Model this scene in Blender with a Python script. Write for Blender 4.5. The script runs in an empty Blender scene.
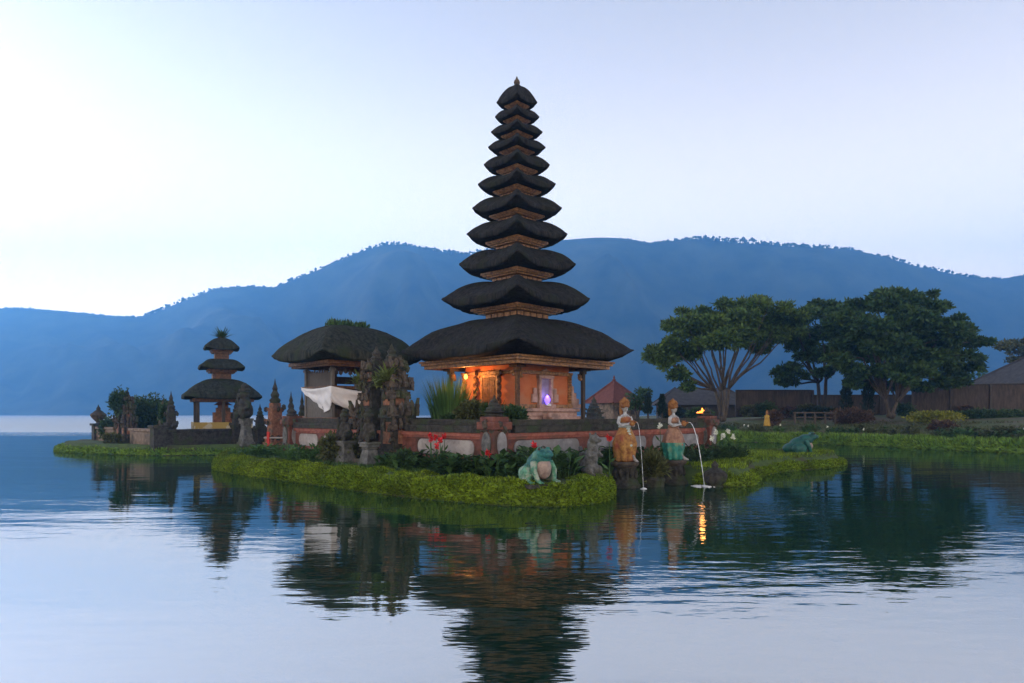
import bpy, bmesh, math, random
from math import sin, cos, pi, radians, sqrt, atan2, hypot, exp
from mathutils import Vector, Matrix, noise

random.seed(11)
S = bpy.context.scene
COL = S.collection

# ------------------------------------------------------------------ camera
F, HY, CX, H = 682.67, 414.0, 512.0, 2.0        # focal length in pixels, horizon row, centre column, eye height
cam = bpy.data.cameras.new('camera')
camo = bpy.data.objects.new('camera', cam)
COL.objects.link(camo)
S.camera = camo
camo.location = (0, 0, H)
camo.rotation_euler = (radians(90), 0, 0)
cam.lens, cam.sensor_width = 24, 36
cam.shift_y = (HY - 341.5) / 1024
cam.clip_start, cam.clip_end = 0.1, 30000

# ------------------------------------------------------------------ world, sun, exposure
SUN_AZ, SUN_EL = -58.0, 13.0                    # left of the view, just over the ridge
VEIL_LOW, VEIL_HIGH = (16.5, 13.2, 10.0, 1), (3.4, 2.75, 2.2, 1)
w = bpy.data.worlds.new('World')
S.world = w
w.use_nodes = True
nt = w.node_tree
bg = nt.nodes['Background']
sk = nt.nodes.new('ShaderNodeTexSky')
sk.sky_type = 'NISHITA'
sk.sun_disc = False
sk.sun_elevation, sk.sun_rotation = radians(SUN_EL), radians(SUN_AZ)
sk.air_density, sk.dust_density, sk.ozone_density = 1.0, 0.6, 2.4
tint = nt.nodes.new('ShaderNodeMix')
tint.data_type, tint.blend_type = 'RGBA', 'ADD'  # thin high veil over the clear sky
tint.inputs[0].default_value = 1.0
wtc = nt.nodes.new('ShaderNodeTexCoord')
wsep = nt.nodes.new('ShaderNodeSeparateXYZ')
wr = nt.nodes.new('ShaderNodeMapRange')
wr.interpolation_type = 'SMOOTHSTEP'
wr.inputs[1].default_value, wr.inputs[2].default_value = 0.0, 0.55
nt.links.new(wtc.outputs['Generated'], wsep.inputs[0])
nt.links.new(wsep.outputs[2], wr.inputs[0])
veil = nt.nodes.new('ShaderNodeMix')
veil.data_type = 'RGBA'
veil.inputs[6].default_value = VEIL_LOW
veil.inputs[7].default_value = VEIL_HIGH
nt.links.new(wr.outputs[0], veil.inputs[0])
nt.links.new(veil.outputs[2], tint.inputs[7])
dusk = nt.nodes.new('ShaderNodeMapRange')        # the dusk sky darkens towards the zenith
dusk.interpolation_type = 'SMOOTHSTEP'
dusk.inputs[1].default_value, dusk.inputs[2].default_value = 0.46, 0.85
dusk.inputs[3].default_value, dusk.inputs[4].default_value = 0.13, 0.055
nt.links.new(wsep.outputs[2], dusk.inputs[0])
nt.links.new(dusk.outputs[0], bg.inputs[1])
wb = nt.nodes.new('ShaderNodeMix')                # white balance of the clear-sky part
wb.data_type, wb.blend_type = 'RGBA', 'MULTIPLY'
wb.inputs[0].default_value = 1.0
wb.inputs[7].default_value = (1.0, 0.76, 0.62, 1)
nt.links.new(sk.outputs[0], wb.inputs[6])
nt.links.new(wb.outputs[2], tint.inputs[6])
nt.links.new(tint.outputs[2], bg.inputs[0])
bg.inputs[1].default_value = 0.13

sl = bpy.data.lights.new('sun', 'SUN')
sl.energy, sl.angle, sl.color = 1.5, radians(12), (1.0, 0.88, 0.74)
so = bpy.data.objects.new('sun', sl)
COL.objects.link(so)
sd = Vector((sin(radians(SUN_AZ)) * cos(radians(SUN_EL)), cos(radians(SUN_AZ)) * cos(radians(SUN_EL)), sin(radians(SUN_EL))))
so.rotation_euler = sd.to_track_quat('Z', 'Y').to_euler()
so.location = sd * 60

vs = S.view_settings
vs.view_transform, vs.look, vs.exposure, vs.gamma, vs.use_curve_mapping = 'Standard', 'None', 0.83, 1.0, False
S.cycles.use_denoising = True
S.cycles.max_bounces = 6
S.cycles.volume_bounces = 2
S.cycles.transparent_max_bounces = 8
S.cycles.sample_clamp_indirect = 4

# ------------------------------------------------------------------ helpers
def PX(px, Y): return (px - CX) * Y / F
def PZ(py, Y): return H - (py - HY) * Y / F
def WY(py, z=0.0): return (H - z) * F / (py - HY)

def props(o, label=None, cat=None, group=None, kind=None):
    if label: o['label'] = label
    if cat: o['category'] = cat
    if group: o['group'] = group
    if kind: o['kind'] = kind
    return o

def thing(name, label, cat, loc=(0, 0, 0), rot=0.0, group=None, kind=None):
    o = bpy.data.objects.new(name, None)
    o.empty_display_size = 0.3
    COL.objects.link(o)
    o.location, o.rotation_euler = loc, (0, 0, rot)
    return props(o, label, cat, group, kind)

class MB:
    """collects shapes, then links them as one mesh object"""
    def __init__(s): s.v, s.f, s.m = [], [], []
    def add(s, vs, fs, mi=0):
        b = len(s.v)
        s.v.extend([tuple(p) for p in vs])
        s.f.extend([tuple(i + b for i in f) for f in fs])
        s.m.extend([mi] * len(fs))
        return s
    def box(s, c, d, rz=0.0, taper=1.0, mi=0, tx=None):
        x, y, z = d[0] / 2, d[1] / 2, d[2] / 2
        vs = []
        for sz, k in ((-1, 1.0), (1, taper)):
            for sx, sy in ((-1, -1), (1, -1), (1, 1), (-1, 1)):
                px, py = sx * x * k, sy * y * k
                vs.append((c[0] + px * cos(rz) - py * sin(rz), c[1] + px * sin(rz) + py * cos(rz), c[2] + sz * z))
        return s.add(vs, [(3, 2, 1, 0), (4, 5, 6, 7), (0, 1, 5, 4), (1, 2, 6, 5), (2, 3, 7, 6), (3, 0, 4, 7)], mi)
    def lathe(s, prof, c=(0, 0, 0), n=12, sx=1.0, sy=1.0, mi=0, rot=0.0):
        vs, fs = [], []
        for r, z in prof:
            for k in range(n):
                a = 2 * pi * k / n + rot
                vs.append((c[0] + r * sx * cos(a), c[1] + r * sy * sin(a), c[2] + z))
        for i in range(len(prof) - 1):
            for k in range(n):
                k2 = (k + 1) % n
                fs.append((i * n + k, i * n + k2, (i + 1) * n + k2, (i + 1) * n + k))
        fs.append(tuple(range(n - 1, -1, -1)))
        fs.append(tuple((len(prof) - 1) * n + k for k in range(n)))
        return s.add(vs, fs, mi)
    def tube(s, pts, rads, n=8, mi=0, cap=True):
        pts = [Vector(p) for p in pts]
        if not hasattr(rads, '__len__'): rads = [rads] * len(pts)
        vs, fs = [], []
        u = None
        for i, p in enumerate(pts):
            t = (pts[min(i + 1, len(pts) - 1)] - pts[max(i - 1, 0)])
            if t.length < 1e-9: t = Vector((0, 0, 1))
            t.normalize()
            if u is None:
                u = t.orthogonal().normalized()
            else:
                u = (u - t * u.dot(t))
                u = u.normalized() if u.length > 1e-6 else t.orthogonal().normalized()
            v = t.cross(u)
            for k in range(n):
                a = 2 * pi * k / n
                vs.append(p + (u * cos(a) + v * sin(a)) * rads[i])
        for i in range(len(pts) - 1):
            for k in range(n):
                k2 = (k + 1) % n
                fs.append((i * n + k, i * n + k2, (i + 1) * n + k2, (i + 1) * n + k))
        if cap:
            fs.append(tuple(range(n - 1, -1, -1)))
            fs.append(tuple((len(pts) - 1) * n + k for k in range(n)))
        return s.add(vs, fs, mi)
    def blob(s, c, r, sub=2, amp=0.0, fr=1.5, mi=0, seed=0.0):
        bm = bmesh.new()
        bmesh.ops.create_icosphere(bm, subdivisions=sub, radius=1.0)
        if not hasattr(r, '__len__'): r = (r, r, r)
        vs = []
        for v in bm.verts:
            k = 1 + amp * noise.noise(v.co * fr + Vector((seed, seed * 1.7, seed * .3)))
            vs.append((c[0] + v.co.x * r[0] * k, c[1] + v.co.y * r[1] * k, c[2] + v.co.z * r[2] * k))
        fs = [tuple(v.index for v in f.verts) for f in bm.faces]
        bm.free()
        return s.add(vs, fs, mi)
    def prism(s, poly, z0, z1, mi=0, top=1.0):
        n = len(poly)
        cx, cy = sum(p[0] for p in poly) / n, sum(p[1] for p in poly) / n
        vs = [(p[0], p[1], z0) for p in poly] + [(cx + (p[0] - cx) * top, cy + (p[1] - cy) * top, z1) for p in poly]
        fs = [tuple(range(n - 1, -1, -1)), tuple(range(n, 2 * n))] + [(i, (i + 1) % n, n + (i + 1) % n, n + i) for i in range(n)]
        return s.add(vs, fs, mi)
    def plate(s, outline, y0, y1, o=(0, 0, 0), ux=(1, 0, 0), uy=(0, 1, 0), uz=(0, 0, 1), mi=0):
        """an outline in the local x-z plane with thickness y0..y1, placed by an axis frame"""
        o, ux, uy, uz = Vector(o), Vector(ux), Vector(uy), Vector(uz)
        n = len(outline)
        vs = [o + ux * a + uz * b + uy * y0 for a, b in outline] + [o + ux * a + uz * b + uy * y1 for a, b in outline]
        fs = [tuple(range(n)), tuple(range(2 * n - 1, n - 1, -1))] + [((i + 1) % n, i, n + i, n + (i + 1) % n) for i in range(n)]
        return s.add(vs, fs, mi)
    def leaf(s, c, d, w, l, mi=0, nrm=None):
        """one pointed leaf face"""
        d = Vector(d).normalized()
        c = Vector(c)
        u = d.cross(Vector((random.uniform(-1, 1), random.uniform(-1, 1), random.uniform(-1, 1)))) if nrm is None else d.cross(nrm)
        if u.length < 1e-5: u = d.orthogonal()
        u.normalize()
        b = len(s.v)
        s.v.extend([tuple(c), tuple(c + d * l * .45 + u * w * .5), tuple(c + d * l), tuple(c + d * l * .45 - u * w * .5)])
        s.f.append((b, b + 1, b + 2, b + 3))
        s.m.append(mi)
        return s
    def build(s, name, mats, parent=None, smooth=False, loc=None, bevel=0.0, label=None, cat=None, group=None, kind=None):
        me = bpy.data.meshes.new(name)
        me.from_pydata(s.v, [], s.f)
        if not isinstance(mats, (list, tuple)): mats = [mats]
        for m_ in mats: me.materials.append(m_)
        if len(mats) > 1: me.polygons.foreach_set('material_index', s.m)
        if smooth: me.polygons.foreach_set('use_smooth', [True] * len(s.f))
        me.update()
        o = bpy.data.objects.new(name, me)
        COL.objects.link(o)
        if parent: o.parent = parent
        if loc: o.location = loc
        if bevel:
            b = o.modifiers.new('bevel', 'BEVEL')
            b.width, b.segments, b.limit_method = bevel, 1, 'ANGLE'
        return props(o, label, cat, group, kind)

def kids(o): return [c for c in bpy.data.objects if c.parent == o]
def copy_tree(o, parent=None):
    c = o.copy()
    COL.objects.link(c)
    c.parent = parent
    for ch in kids(o): copy_tree(ch, c)
    return c

def mat(name, c1, c2=None, scale=4.0, rough=0.9, bump=0.0, detail=6.0, lo=0.35, hi=0.65, c3=None, s3=1.2, stretch=None, island=0.0, spec=0.3, bscale=None, transl=0.0):
    m = bpy.data.materials.new(name)
    m.use_nodes = True
    t = m.node_tree
    b = t.nodes['Principled BSDF']
    b.inputs['Roughness'].default_value = rough
    b.inputs['Specular IOR Level'].default_value = spec
    tc = t.nodes.new('ShaderNodeTexCoord')
    src = tc.outputs['Object']
    if stretch:
        mp = t.nodes.new('ShaderNodeMapping')
        mp.inputs['Scale'].default_value = stretch
        t.links.new(src, mp.inputs[0])
        src = mp.outputs[0]
    def mixc(fac, a, bb):
        mx = t.nodes.new('ShaderNodeMix')
        mx.data_type = 'RGBA'
        t.links.new(fac, mx.inputs[0])
        for i, q in ((6, a), (7, bb)):
            if isinstance(q, tuple): mx.inputs[i].default_value = q + (1,)
            else: t.links.new(q, mx.inputs[i])
        return mx.outputs[2]
    def ramp(fac, a, bb):
        r = t.nodes.new('ShaderNodeMapRange')
        r.inputs[1].default_value, r.inputs[2].default_value = a, bb
        t.links.new(fac, r.inputs[0])
        return r.outputs[0]
    n = t.nodes.new('ShaderNodeTexNoise')
    n.inputs['Scale'].default_value = scale
    n.inputs['Detail'].default_value = detail
    n.inputs['Roughness'].default_value = 0.65
    t.links.new(src, n.inputs[0])
    col = mixc(ramp(n.outputs[0], lo, hi), c1, c2 or c1)
    if c3:
        n3 = t.nodes.new('ShaderNodeTexNoise')
        n3.inputs['Scale'].default_value = s3
        n3.inputs['Detail'].default_value = 4
        t.links.new(src, n3.inputs[0])
        col = mixc(ramp(n3.outputs[0], 0.5, 0.66), col, c3)
    if island:
        g = t.nodes.new('ShaderNodeNewGeometry')
        hs = t.nodes.new('ShaderNodeHueSaturation')
        t.links.new(col, hs.inputs['Color'])
        mr = t.nodes.new('ShaderNodeMapRange')
        mr.inputs[3].default_value, mr.inputs[4].default_value = 1 - island, 1 + island
        t.links.new(g.outputs['Random Per Island'], mr.inputs[0])
        t.links.new(mr.outputs[0], hs.inputs['Value'])
        col = hs.outputs[0]
    t.links.new(col, b.inputs['Base Color'])
    if bump:
        nb = t.nodes.new('ShaderNodeTexNoise')
        nb.inputs['Scale'].default_value = bscale or scale * 3
        nb.inputs['Detail'].default_value = 8
        t.links.new(src, nb.inputs[0])
        bp = t.nodes.new('ShaderNodeBump')
        bp.inputs['Strength'].default_value = bump
        bp.inputs['Distance'].default_value = 0.05
        t.links.new(nb.outputs[0], bp.inputs['Height'])
        t.links.new(bp.outputs[0], b.inputs['Normal'])
    if transl:
        b.inputs['Subsurface Weight'].default_value = 0
        tr = t.nodes.new('ShaderNodeBsdfTranslucent')
        t.links.new(col, tr.inputs[0])
        mx = t.nodes.new('ShaderNodeMixShader')
        mx.inputs[0].default_value = transl
        t.links.new(b.outputs[0], mx.inputs[1])
        t.links.new(tr.outputs[0], mx.inputs[2])
        t.links.new(mx.outputs[0], t.nodes['Material Output'].inputs[0])
    return m

def emit(name, c, s):
    m = bpy.data.materials.new(name)
    m.use_nodes = True
    b = m.node_tree.nodes['Principled BSDF']
    b.inputs['Base Color'].default_value = c + (1,)
    b.inputs['Emission Color'].default_value = c + (1,)
    b.inputs['Emission Strength'].default_value = s
    return m

# ------------------------------------------------------------------ lake
def water_material():
    m = bpy.data.materials.new('lake_water')
    m.use_nodes = True
    t = m.node_tree
    b = t.nodes['Principled BSDF']
    b.inputs['Base Color'].default_value = (0.008, 0.034, 0.018, 1)
    b.inputs['Roughness'].default_value = 0.03
    b.inputs['IOR'].default_value = 6.5
    g = t.nodes.new('ShaderNodeNewGeometry')
    def nz(sx, sy, sc, det):
        mp = t.nodes.new('ShaderNodeMapping')
        mp.inputs['Scale'].default_value = (sx, sy, 1)
        t.links.new(g.outputs['Position'], mp.inputs[0])
        n = t.nodes.new('ShaderNodeTexNoise')
        n.inputs['Scale'].default_value = sc
        n.inputs['Detail'].default_value = det
        t.links.new(mp.outputs[0], n.inputs[0])
        return n.outputs[0]
    def math_(op, a, bb=None, c=None):
        n = t.nodes.new('ShaderNodeMath')
        n.operation = op
        for i, q in enumerate((a, bb, c)):
            if q is None: continue
            if isinstance(q, (int, float)): n.inputs[i].default_value = q
            else: t.links.new(q, n.inputs[i])
        return n.outputs[0]
    small = nz(0.55, 1.6, 2.2, 3)
    mid = nz(0.35, 1.0, 0.55, 2)
    # calm near shore, wind-roughened in patches and out on the open lake
    wind = t.nodes.new('ShaderNodeMapRange')
    wind.inputs[1].default_value, wind.inputs[2].default_value = 0.50, 0.72
    t.links.new(nz(0.4, 1.0, 0.10, 2), wind.inputs[0])
    sep = t.nodes.new('ShaderNodeSeparateXYZ')
    t.links.new(g.outputs['Position'], sep.inputs[0])
    far = t.nodes.new('ShaderNodeMapRange')
    far.inputs[1].default_value, far.inputs[2].default_value = 55, 95
    far.inputs[3].default_value, far.inputs[4].default_value = 0, 1
    far.interpolation_type = 'SMOOTHSTEP'
    wob = math_('MULTIPLY_ADD', nz(0.05, 0.3, 1.0, 2), 40.0, sep.outputs[1])
    t.links.new(math_('SUBTRACT', wob, 20.0), far.inputs[0])
    hgt = math_('MULTIPLY_ADD', mid, 0.018, math_('MULTIPLY', small, math_('MULTIPLY_ADD', wind.outputs[0], 0.026, 0.0045)))
    hgt = math_('MULTIPLY', hgt, math_('MULTIPLY_ADD', far.outputs[0], 7.0, 1.0))
    bp = t.nodes.new('ShaderNodeBump')
    bp.inputs['Strength'].default_value = 1.0
    bp.inputs['Distance'].default_value = 1.0
    t.links.new(hgt, bp.inputs['Height'])
    t.links.new(bp.outputs[0], b.inputs['Normal'])
    t.links.new(math_('MULTIPLY_ADD', far.outputs[0], 0.42, 0.03), b.inputs['Roughness'])
    return m
M_WATER = water_material()
MB().add([(-2450, -160, 0), (2450, -160, 0), (2450, 1500, 0), (-2450, 1500, 0)], [(0, 1, 2, 3)]).build('lake_water', M_WATER, kind='structure')

# ------------------------------------------------------------------ hills across the lake
RIDGE = [(-900, 330), (-500, 300), (-250, 290), (-100, 300), (0, 310), (40, 311), (95, 316), (132, 319), (150, 316), (190, 300), (215, 291), (250, 288), (275, 289),
         (300, 279), (330, 267), (360, 254), (385, 246), (405, 246), (425, 250), (450, 254), (470, 256), (500, 250), (540, 247), (570, 245), (600, 243),
         (625, 243), (650, 246), (680, 242), (700, 240), (730, 242), (770, 245), (810, 249), (850, 252), (885, 260), (915, 269), (950, 276), (975, 280),
         (1000, 281), (1024, 277), (1100, 262), (1300, 240), (1700, 270), (2100, 300)]
def ridge_y(px):
    for (a, ya), (b, yb) in zip(RIDGE, RIDGE[1:]):
        if a <= px <= b: return ya + (yb - ya) * (px - a) / (b - a)
    return RIDGE[0][1] if px < RIDGE[0][0] else RIDGE[-1][1]
M_HILL = mat('wooded_hillside', (0.008, 0.016, 0.006), (0.085, 0.095, 0.050), scale=0.016, lo=.36, hi=.66, detail=10, bump=0)
def build_hills():
    mb = MB()
    pxs = [(-420 + 7 * i) for i in range(268)]
    NR = 26
    for px in pxs:
        yr = 1500 + 170 * noise.noise(Vector((px * .0021, 3.1, 0)))
        zr = H + (HY - ridge_y(px)) * yr / F
        for j in range(NR + 5):
            if j <= NR:
                u = j / NR
                Y = 940 + 40 * noise.noise(Vector((px * .006, 8, 0))) + u * (yr - 960)
                # smooth foot, steep middle, rounded shoulder; spurs run down the face
                base = (u ** 1.25)
                sp = noise.fractal(Vector((px * .010 + u * .6, u * 1.4, 2.0)), 1.0, 2.1, 4)
                z = -3 + (zr + 3) * (base + .34 * sp * sin(pi * u))
                ys = H + (HY - ridge_y(px)) * Y / F     # never above the ridge line as seen from the lake
                z = min(z, ys - (1 - u) * 30) if u < 1 else zr
            else:
                k = j - NR
                Y = yr + 60 * k
                z = zr - 12 * k * k
            X = (px - CX) * Y / F
            mb.v.append((X, Y, z))
    R = NR + 5
    for i in range(len(pxs) - 1):
        for j in range(R - 1):
            a = i * R + j
            mb.f.append((a, a + R, a + R + 1, a + 1))
            mb.m.append(0)
    mb.build('hills', M_HILL, smooth=True, kind='structure')
    # tree crowns that roughen the skyline
    fr = MB()
    rnd = random.Random(5)
    px = -60.0
    while px < 1090:
        dens = .5 + .5 * noise.noise(Vector((px * .02, 0, 7)))
        if px < 375: dens *= .35
        yr = 1500 + 170 * noise.noise(Vector((px * .0021, 3.1, 0)))
        zr = H + (HY - ridge_y(px)) * yr / F
        r = rnd.uniform(2.0, 4.2)
        h = rnd.uniform(0, 2) + 5.5 * dens * rnd.random()
        fr.blob(((px - CX) * yr / F, yr + rnd.uniform(-25, 15), zr + h - r * .4), (r, r, r * rnd.uniform(.7, 1.2)), sub=1, amp=.5, seed=px)
        if rnd.random() < .25: fr.tube([((px - CX) * yr / F, yr, zr - 4), ((px - CX) * yr / F, yr, zr + h)], .8, n=4)
        px += rnd.uniform(.3, .9)
    fr.build('ridge_forest', M_HILL, kind='stuff', label='dark line of distant trees along the blue mountain ridge', cat='forest')
build_hills()

# ------------------------------------------------------------------ haze over the lake
def build_haze():
    mb = MB()
    mb.box((0, 950, 260), (5000, 2300, 524))
    m = bpy.data.materials.new('lake_haze')
    m.use_nodes = True
    t = m.node_tree
    t.nodes.remove(t.nodes['Principled BSDF'])
    v = t.nodes.new('ShaderNodeVolumePrincipled')
    v.inputs['Color'].default_value = (0.175, 0.50, 1.0, 1)
    v.inputs['Density'].default_value = 0.00070
    v.inputs['Anisotropy'].default_value = 0.62
    t.links.new(v.outputs[0], t.nodes['Material Output'].inputs['Volume'])
    mb.build('haze', m, kind='stuff', label='thin blue haze lying over the lake and hills', cat='haze')
build_haze()

# ------------------------------------------------------------------ materials
M_THATCH = mat('black_palm_fibre_thatch', (0.004, 0.004, 0.005), (0.034, 0.033, 0.033), scale=5.0, rough=0.95, bump=1.0, bscale=8, c3=(0.018, 0.020, 0.014), s3=1.3, stretch=(1.6, 1.6, .5), spec=0.1, lo=.3, hi=.72)
M_THATCH_G = mat('mossy_palm_fibre_thatch', (0.006, 0.008, 0.007), (0.046, 0.050, 0.042), scale=5.0, rough=0.95, bump=1.0, bscale=8, c3=(0.026, 0.034, 0.018), s3=1.0, stretch=(1.6, 1.6, .5), spec=0.1, lo=.3, hi=.72)
M_STONE = mat('weathered_volcanic_stone', (0.026, 0.020, 0.017), (0.105, 0.082, 0.064), scale=5, bump=0.9, c3=(0.05, 0.06, 0.03), s3=2.0)
M_STONE_D = mat('dark_mossy_stone', (0.014, 0.013, 0.012), (0.055, 0.050, 0.043), scale=6, bump=0.9, c3=(0.03, 0.04, 0.018), s3=2.2)
M_STONE_G = mat('grey_carved_stone', (0.055, 0.056, 0.058), (0.15, 0.148, 0.142), scale=7, bump=0.7, c3=(0.07, 0.075, 0.055), s3=2.5)
M_BRICK = mat('old_orange_brick', (0.13, 0.050, 0.028), (0.30, 0.14, 0.085), scale=7, bump=0.6, c3=(0.08, 0.06, 0.045), s3=2.5)
M_BROWN_WALL = mat('brown_brick_wall', (0.11, 0.075, 0.055), (0.23, 0.17, 0.125), scale=4, bump=0.6, c3=(0.06, 0.05, 0.035), s3=1.2)
M_RED = mat('faded_red_paint', (0.20, 0.055, 0.042), (0.32, 0.12, 0.09), scale=6, rough=.8, c3=(0.16, 0.08, 0.06), s3=2.0)
M_RED_D = mat('dark_red_brown_wall', (0.09, 0.030, 0.022), (0.17, 0.065, 0.048), scale=5, rough=.85, bump=.5, c3=(0.06, 0.035, 0.028), s3=2.0)
M_PANEL = mat('pale_plaster_panel', (0.20, 0.175, 0.17), (0.36, 0.33, 0.315), scale=3, rough=.85, c3=(0.26, 0.22, 0.20), s3=1.6)
M_PANEL_G = mat('grey_plaster_panel', (0.14, 0.135, 0.145), (0.27, 0.26, 0.27), scale=3, rough=.85, c3=(0.16, 0.15, 0.15), s3=1.4)
M_GOLD = mat('gilded_wood', (0.065, 0.029, 0.010), (0.34, 0.165, 0.058), scale=9, rough=.45, bump=0.5, bscale=30, spec=.5)
M_WOOD_W = mat('warm_carved_wood', (0.036, 0.017, 0.009), (0.13, 0.062, 0.027), scale=8, rough=.6, bump=0.5, bscale=26)
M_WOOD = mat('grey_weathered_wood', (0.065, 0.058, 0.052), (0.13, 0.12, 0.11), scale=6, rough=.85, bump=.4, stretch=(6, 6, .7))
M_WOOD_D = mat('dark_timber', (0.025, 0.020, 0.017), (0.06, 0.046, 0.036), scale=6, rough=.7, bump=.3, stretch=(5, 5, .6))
M_ORANGE = mat('orange_painted_wall', (0.36, 0.090, 0.030), (0.44, 0.135, 0.050), scale=3, rough=.75, c3=(0.36, 0.14, 0.07), s3=1.5)
M_PINK = mat('pink_carved_stone', (0.30, 0.17, 0.14), (0.42, 0.28, 0.24), scale=6, bump=.5, c3=(0.20, 0.13, 0.11), s3=2)
M_CLOTH = mat('white_cloth', (0.55, 0.55, 0.58), (0.66, 0.66, 0.69), scale=2, rough=.9)
M_YELLOW_CLOTH = mat('yellow_and_cream_cloth', (0.34, 0.24, 0.07), (0.42, 0.37, 0.27), scale=1.6, rough=.9, lo=.48, hi=.52)
M_REDCLOTH = mat('red_cloth', (0.40, 0.03, 0.03), (0.52, 0.06, 0.05), scale=3, rough=.9)
M_TILE = mat('red_roof_tiles', (0.105, 0.034, 0.026), (0.17, 0.058, 0.042), scale=3, bump=.6, bscale=9)
M_GREYROOF = mat('grey_hut_roof', (0.035, 0.031, 0.031), (0.066, 0.060, 0.060), scale=2, bump=.5)
M_EARTH = mat('garden_soil_and_grass', (0.060, 0.080, 0.026), (0.10, 0.115, 0.040), scale=.9, bump=.7, c3=(0.115, 0.082, 0.058), s3=.22, bscale=12)
M_LAWN = mat('island_lawn', (0.040, 0.068, 0.016), (0.075, 0.115, 0.026), scale=2.5, bump=.8, c3=(0.055, 0.052, 0.026), s3=.5, bscale=25)
M_BARK_PALE = mat('pale_grey_bark', (0.040, 0.032, 0.026), (0.105, 0.086, 0.068), scale=2.5, bump=.8, stretch=(3, 3, .7))
M_BARK = mat('dark_bark', (0.025, 0.021, 0.017), (0.06, 0.05, 0.04), scale=3, bump=.8, stretch=(3, 3, .7))
M_GREENSTONE = mat('green_rocks', (0.05, 0.055, 0.04), (0.10, 0.10, 0.08), scale=4, bump=.8)
def leafmat(name, a, b, isl=.45, transl=.25, c3=None): return mat(name, a, b, scale=.8, rough=.6, island=isl, transl=transl, c3=c3, s3=.5, spec=.25)
L_COVER = leafmat('yellow_green_creeper', (0.080, 0.138, 0.010), (0.165, 0.235, 0.014), .65, .2, c3=(0.070, 0.105, 0.010))
L_SHORE = leafmat('shore_grass', (0.085, 0.165, 0.022), (0.150, 0.235, 0.030), .5, .2)
L_TREE_A = leafmat('feathery_tree_leaf', (0.040, 0.082, 0.018), (0.090, 0.140, 0.028), .6)
L_TREE_B = leafmat('dark_tree_leaf', (0.022, 0.054, 0.015), (0.054, 0.096, 0.025), .6)
L_CANNA = leafmat('broad_canna_leaf', (0.030, 0.070, 0.022), (0.070, 0.130, 0.042), .65)
L_REED = leafmat('tall_reed_leaf', (0.045, 0.105, 0.028), (0.085, 0.160, 0.045), .45)
L_BUSH = leafmat('olive_bush_leaf', (0.050, 0.060, 0.022), (0.095, 0.100, 0.035), .5)
L_BUSH_G = leafmat('green_bush_leaf', (0.028, 0.060, 0.024), (0.055, 0.095, 0.034), .5)
L_DARK = leafmat('dark_conifer_leaf', (0.012, 0.024, 0.014), (0.026, 0.042, 0.022), .5, .1)
L_YELLOW = leafmat('yellow_green_leaf', (0.14, 0.16, 0.02), (0.24, 0.24, 0.03), .4)
L_BROWN = leafmat('reddish_brown_leaf', (0.060, 0.034, 0.022), (0.110, 0.068, 0.040), .5)
L_FERN = leafmat('fern_leaf', (0.085, 0.125, 0.030), (0.170, 0.190, 0.055), .4)
L_RED = leafmat('red_petal', (0.50, 0.02, 0.03), (0.65, 0.05, 0.05), .2)
L_WHITE = leafmat('white_petal', (0.70, 0.72, 0.62), (0.80, 0.80, 0.72), .1)

# ------------------------------------------------------------------ ground: islands and right shore
def chaikin(p, n=2, closed=True):
    for _ in range(n):
        q = []
        m = len(p)
        for i in range(m if closed else m - 1):
            a, b = p[i], p[(i + 1) % m]
            q += [(a[0] * .75 + b[0] * .25, a[1] * .75 + b[1] * .25), (a[0] * .25 + b[0] * .75, a[1] * .25 + b[1] * .75)]
        if not closed: q = [p[0]] + q + [p[-1]]
        p = q
    return p
def sdist(poly, x, y):
    """signed distance to a closed outline, positive inside"""
    ins, best = False, 1e18
    n = len(poly)
    for i in range(n):
        ax, ay = poly[i]
        bx, by = poly[(i + 1) % n]
        if (ay > y) != (by > y) and x < (bx - ax) * (y - ay) / (by - ay) + ax: ins = not ins
        dx, dy = bx - ax, by - ay
        t = max(0, min(1, ((x - ax) * dx + (y - ay) * dy) / (dx * dx + dy * dy + 1e-12)))
        d = (ax + t * dx - x) ** 2 + (ay + t * dy - y) ** 2
        if d < best: best = d
    return sqrt(best) * (1 if ins else -1)
MAIN = chaikin([(-11.6, 26.9), (-10.8, 24.6), (-9.2, 22.75), (-6.3, 20.0), (-2.75, 16.6), (-.7, 15.15), (.6, 14.6), (1.75, 15.0), (2.45, 16.4), (2.6, 18.3), (3.4, 19.9), (4.9, 20.3),
                (5.4, 19.0), (6.3, 18.6), (7.1, 19.8), (8.2, 22.5), (10.2, 24.3), (12.2, 25.6), (13.6, 27.6), (12.6, 30.0), (9.2, 30), (6, 35), (-1, 37), (-8, 33), (-10.8, 29.5)], 2)
ISLET = chaikin([(-25.8, 38.8), (-24.0, 35.9), (-20.2, 33.9), (-17.0, 32.5), (-15.0, 33.2), (-13.2, 33.4), (-11, 32.6), (-8.5, 34.5), (-9, 40), (-14, 45), (-22, 46), (-26, 42)], 2)
SHORE = chaikin([(31, 31), (25.6, 34.2), (24.2, 38), (21.6, 43.8), (16.7, 49.3), (10, 51.5), (4.5, 55), (5, 72), (12, 120), (40, 300), (260, 300), (260, 16), (60, 22)], 2)
def main_z(d): return -.5 + 1.0 * min(1, max(0, (d + .55) / .95)) if d < .4 else .5 - .05 * min(1, (d - .4) / .8)
def shore_z(d):
    if d < .5: return -.6 + 1.1 * max(0, (d + .8) / 1.3)
    return .5 + min(1.45, .056 * (d - .5)) + max(0, d - 80) * .03
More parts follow.
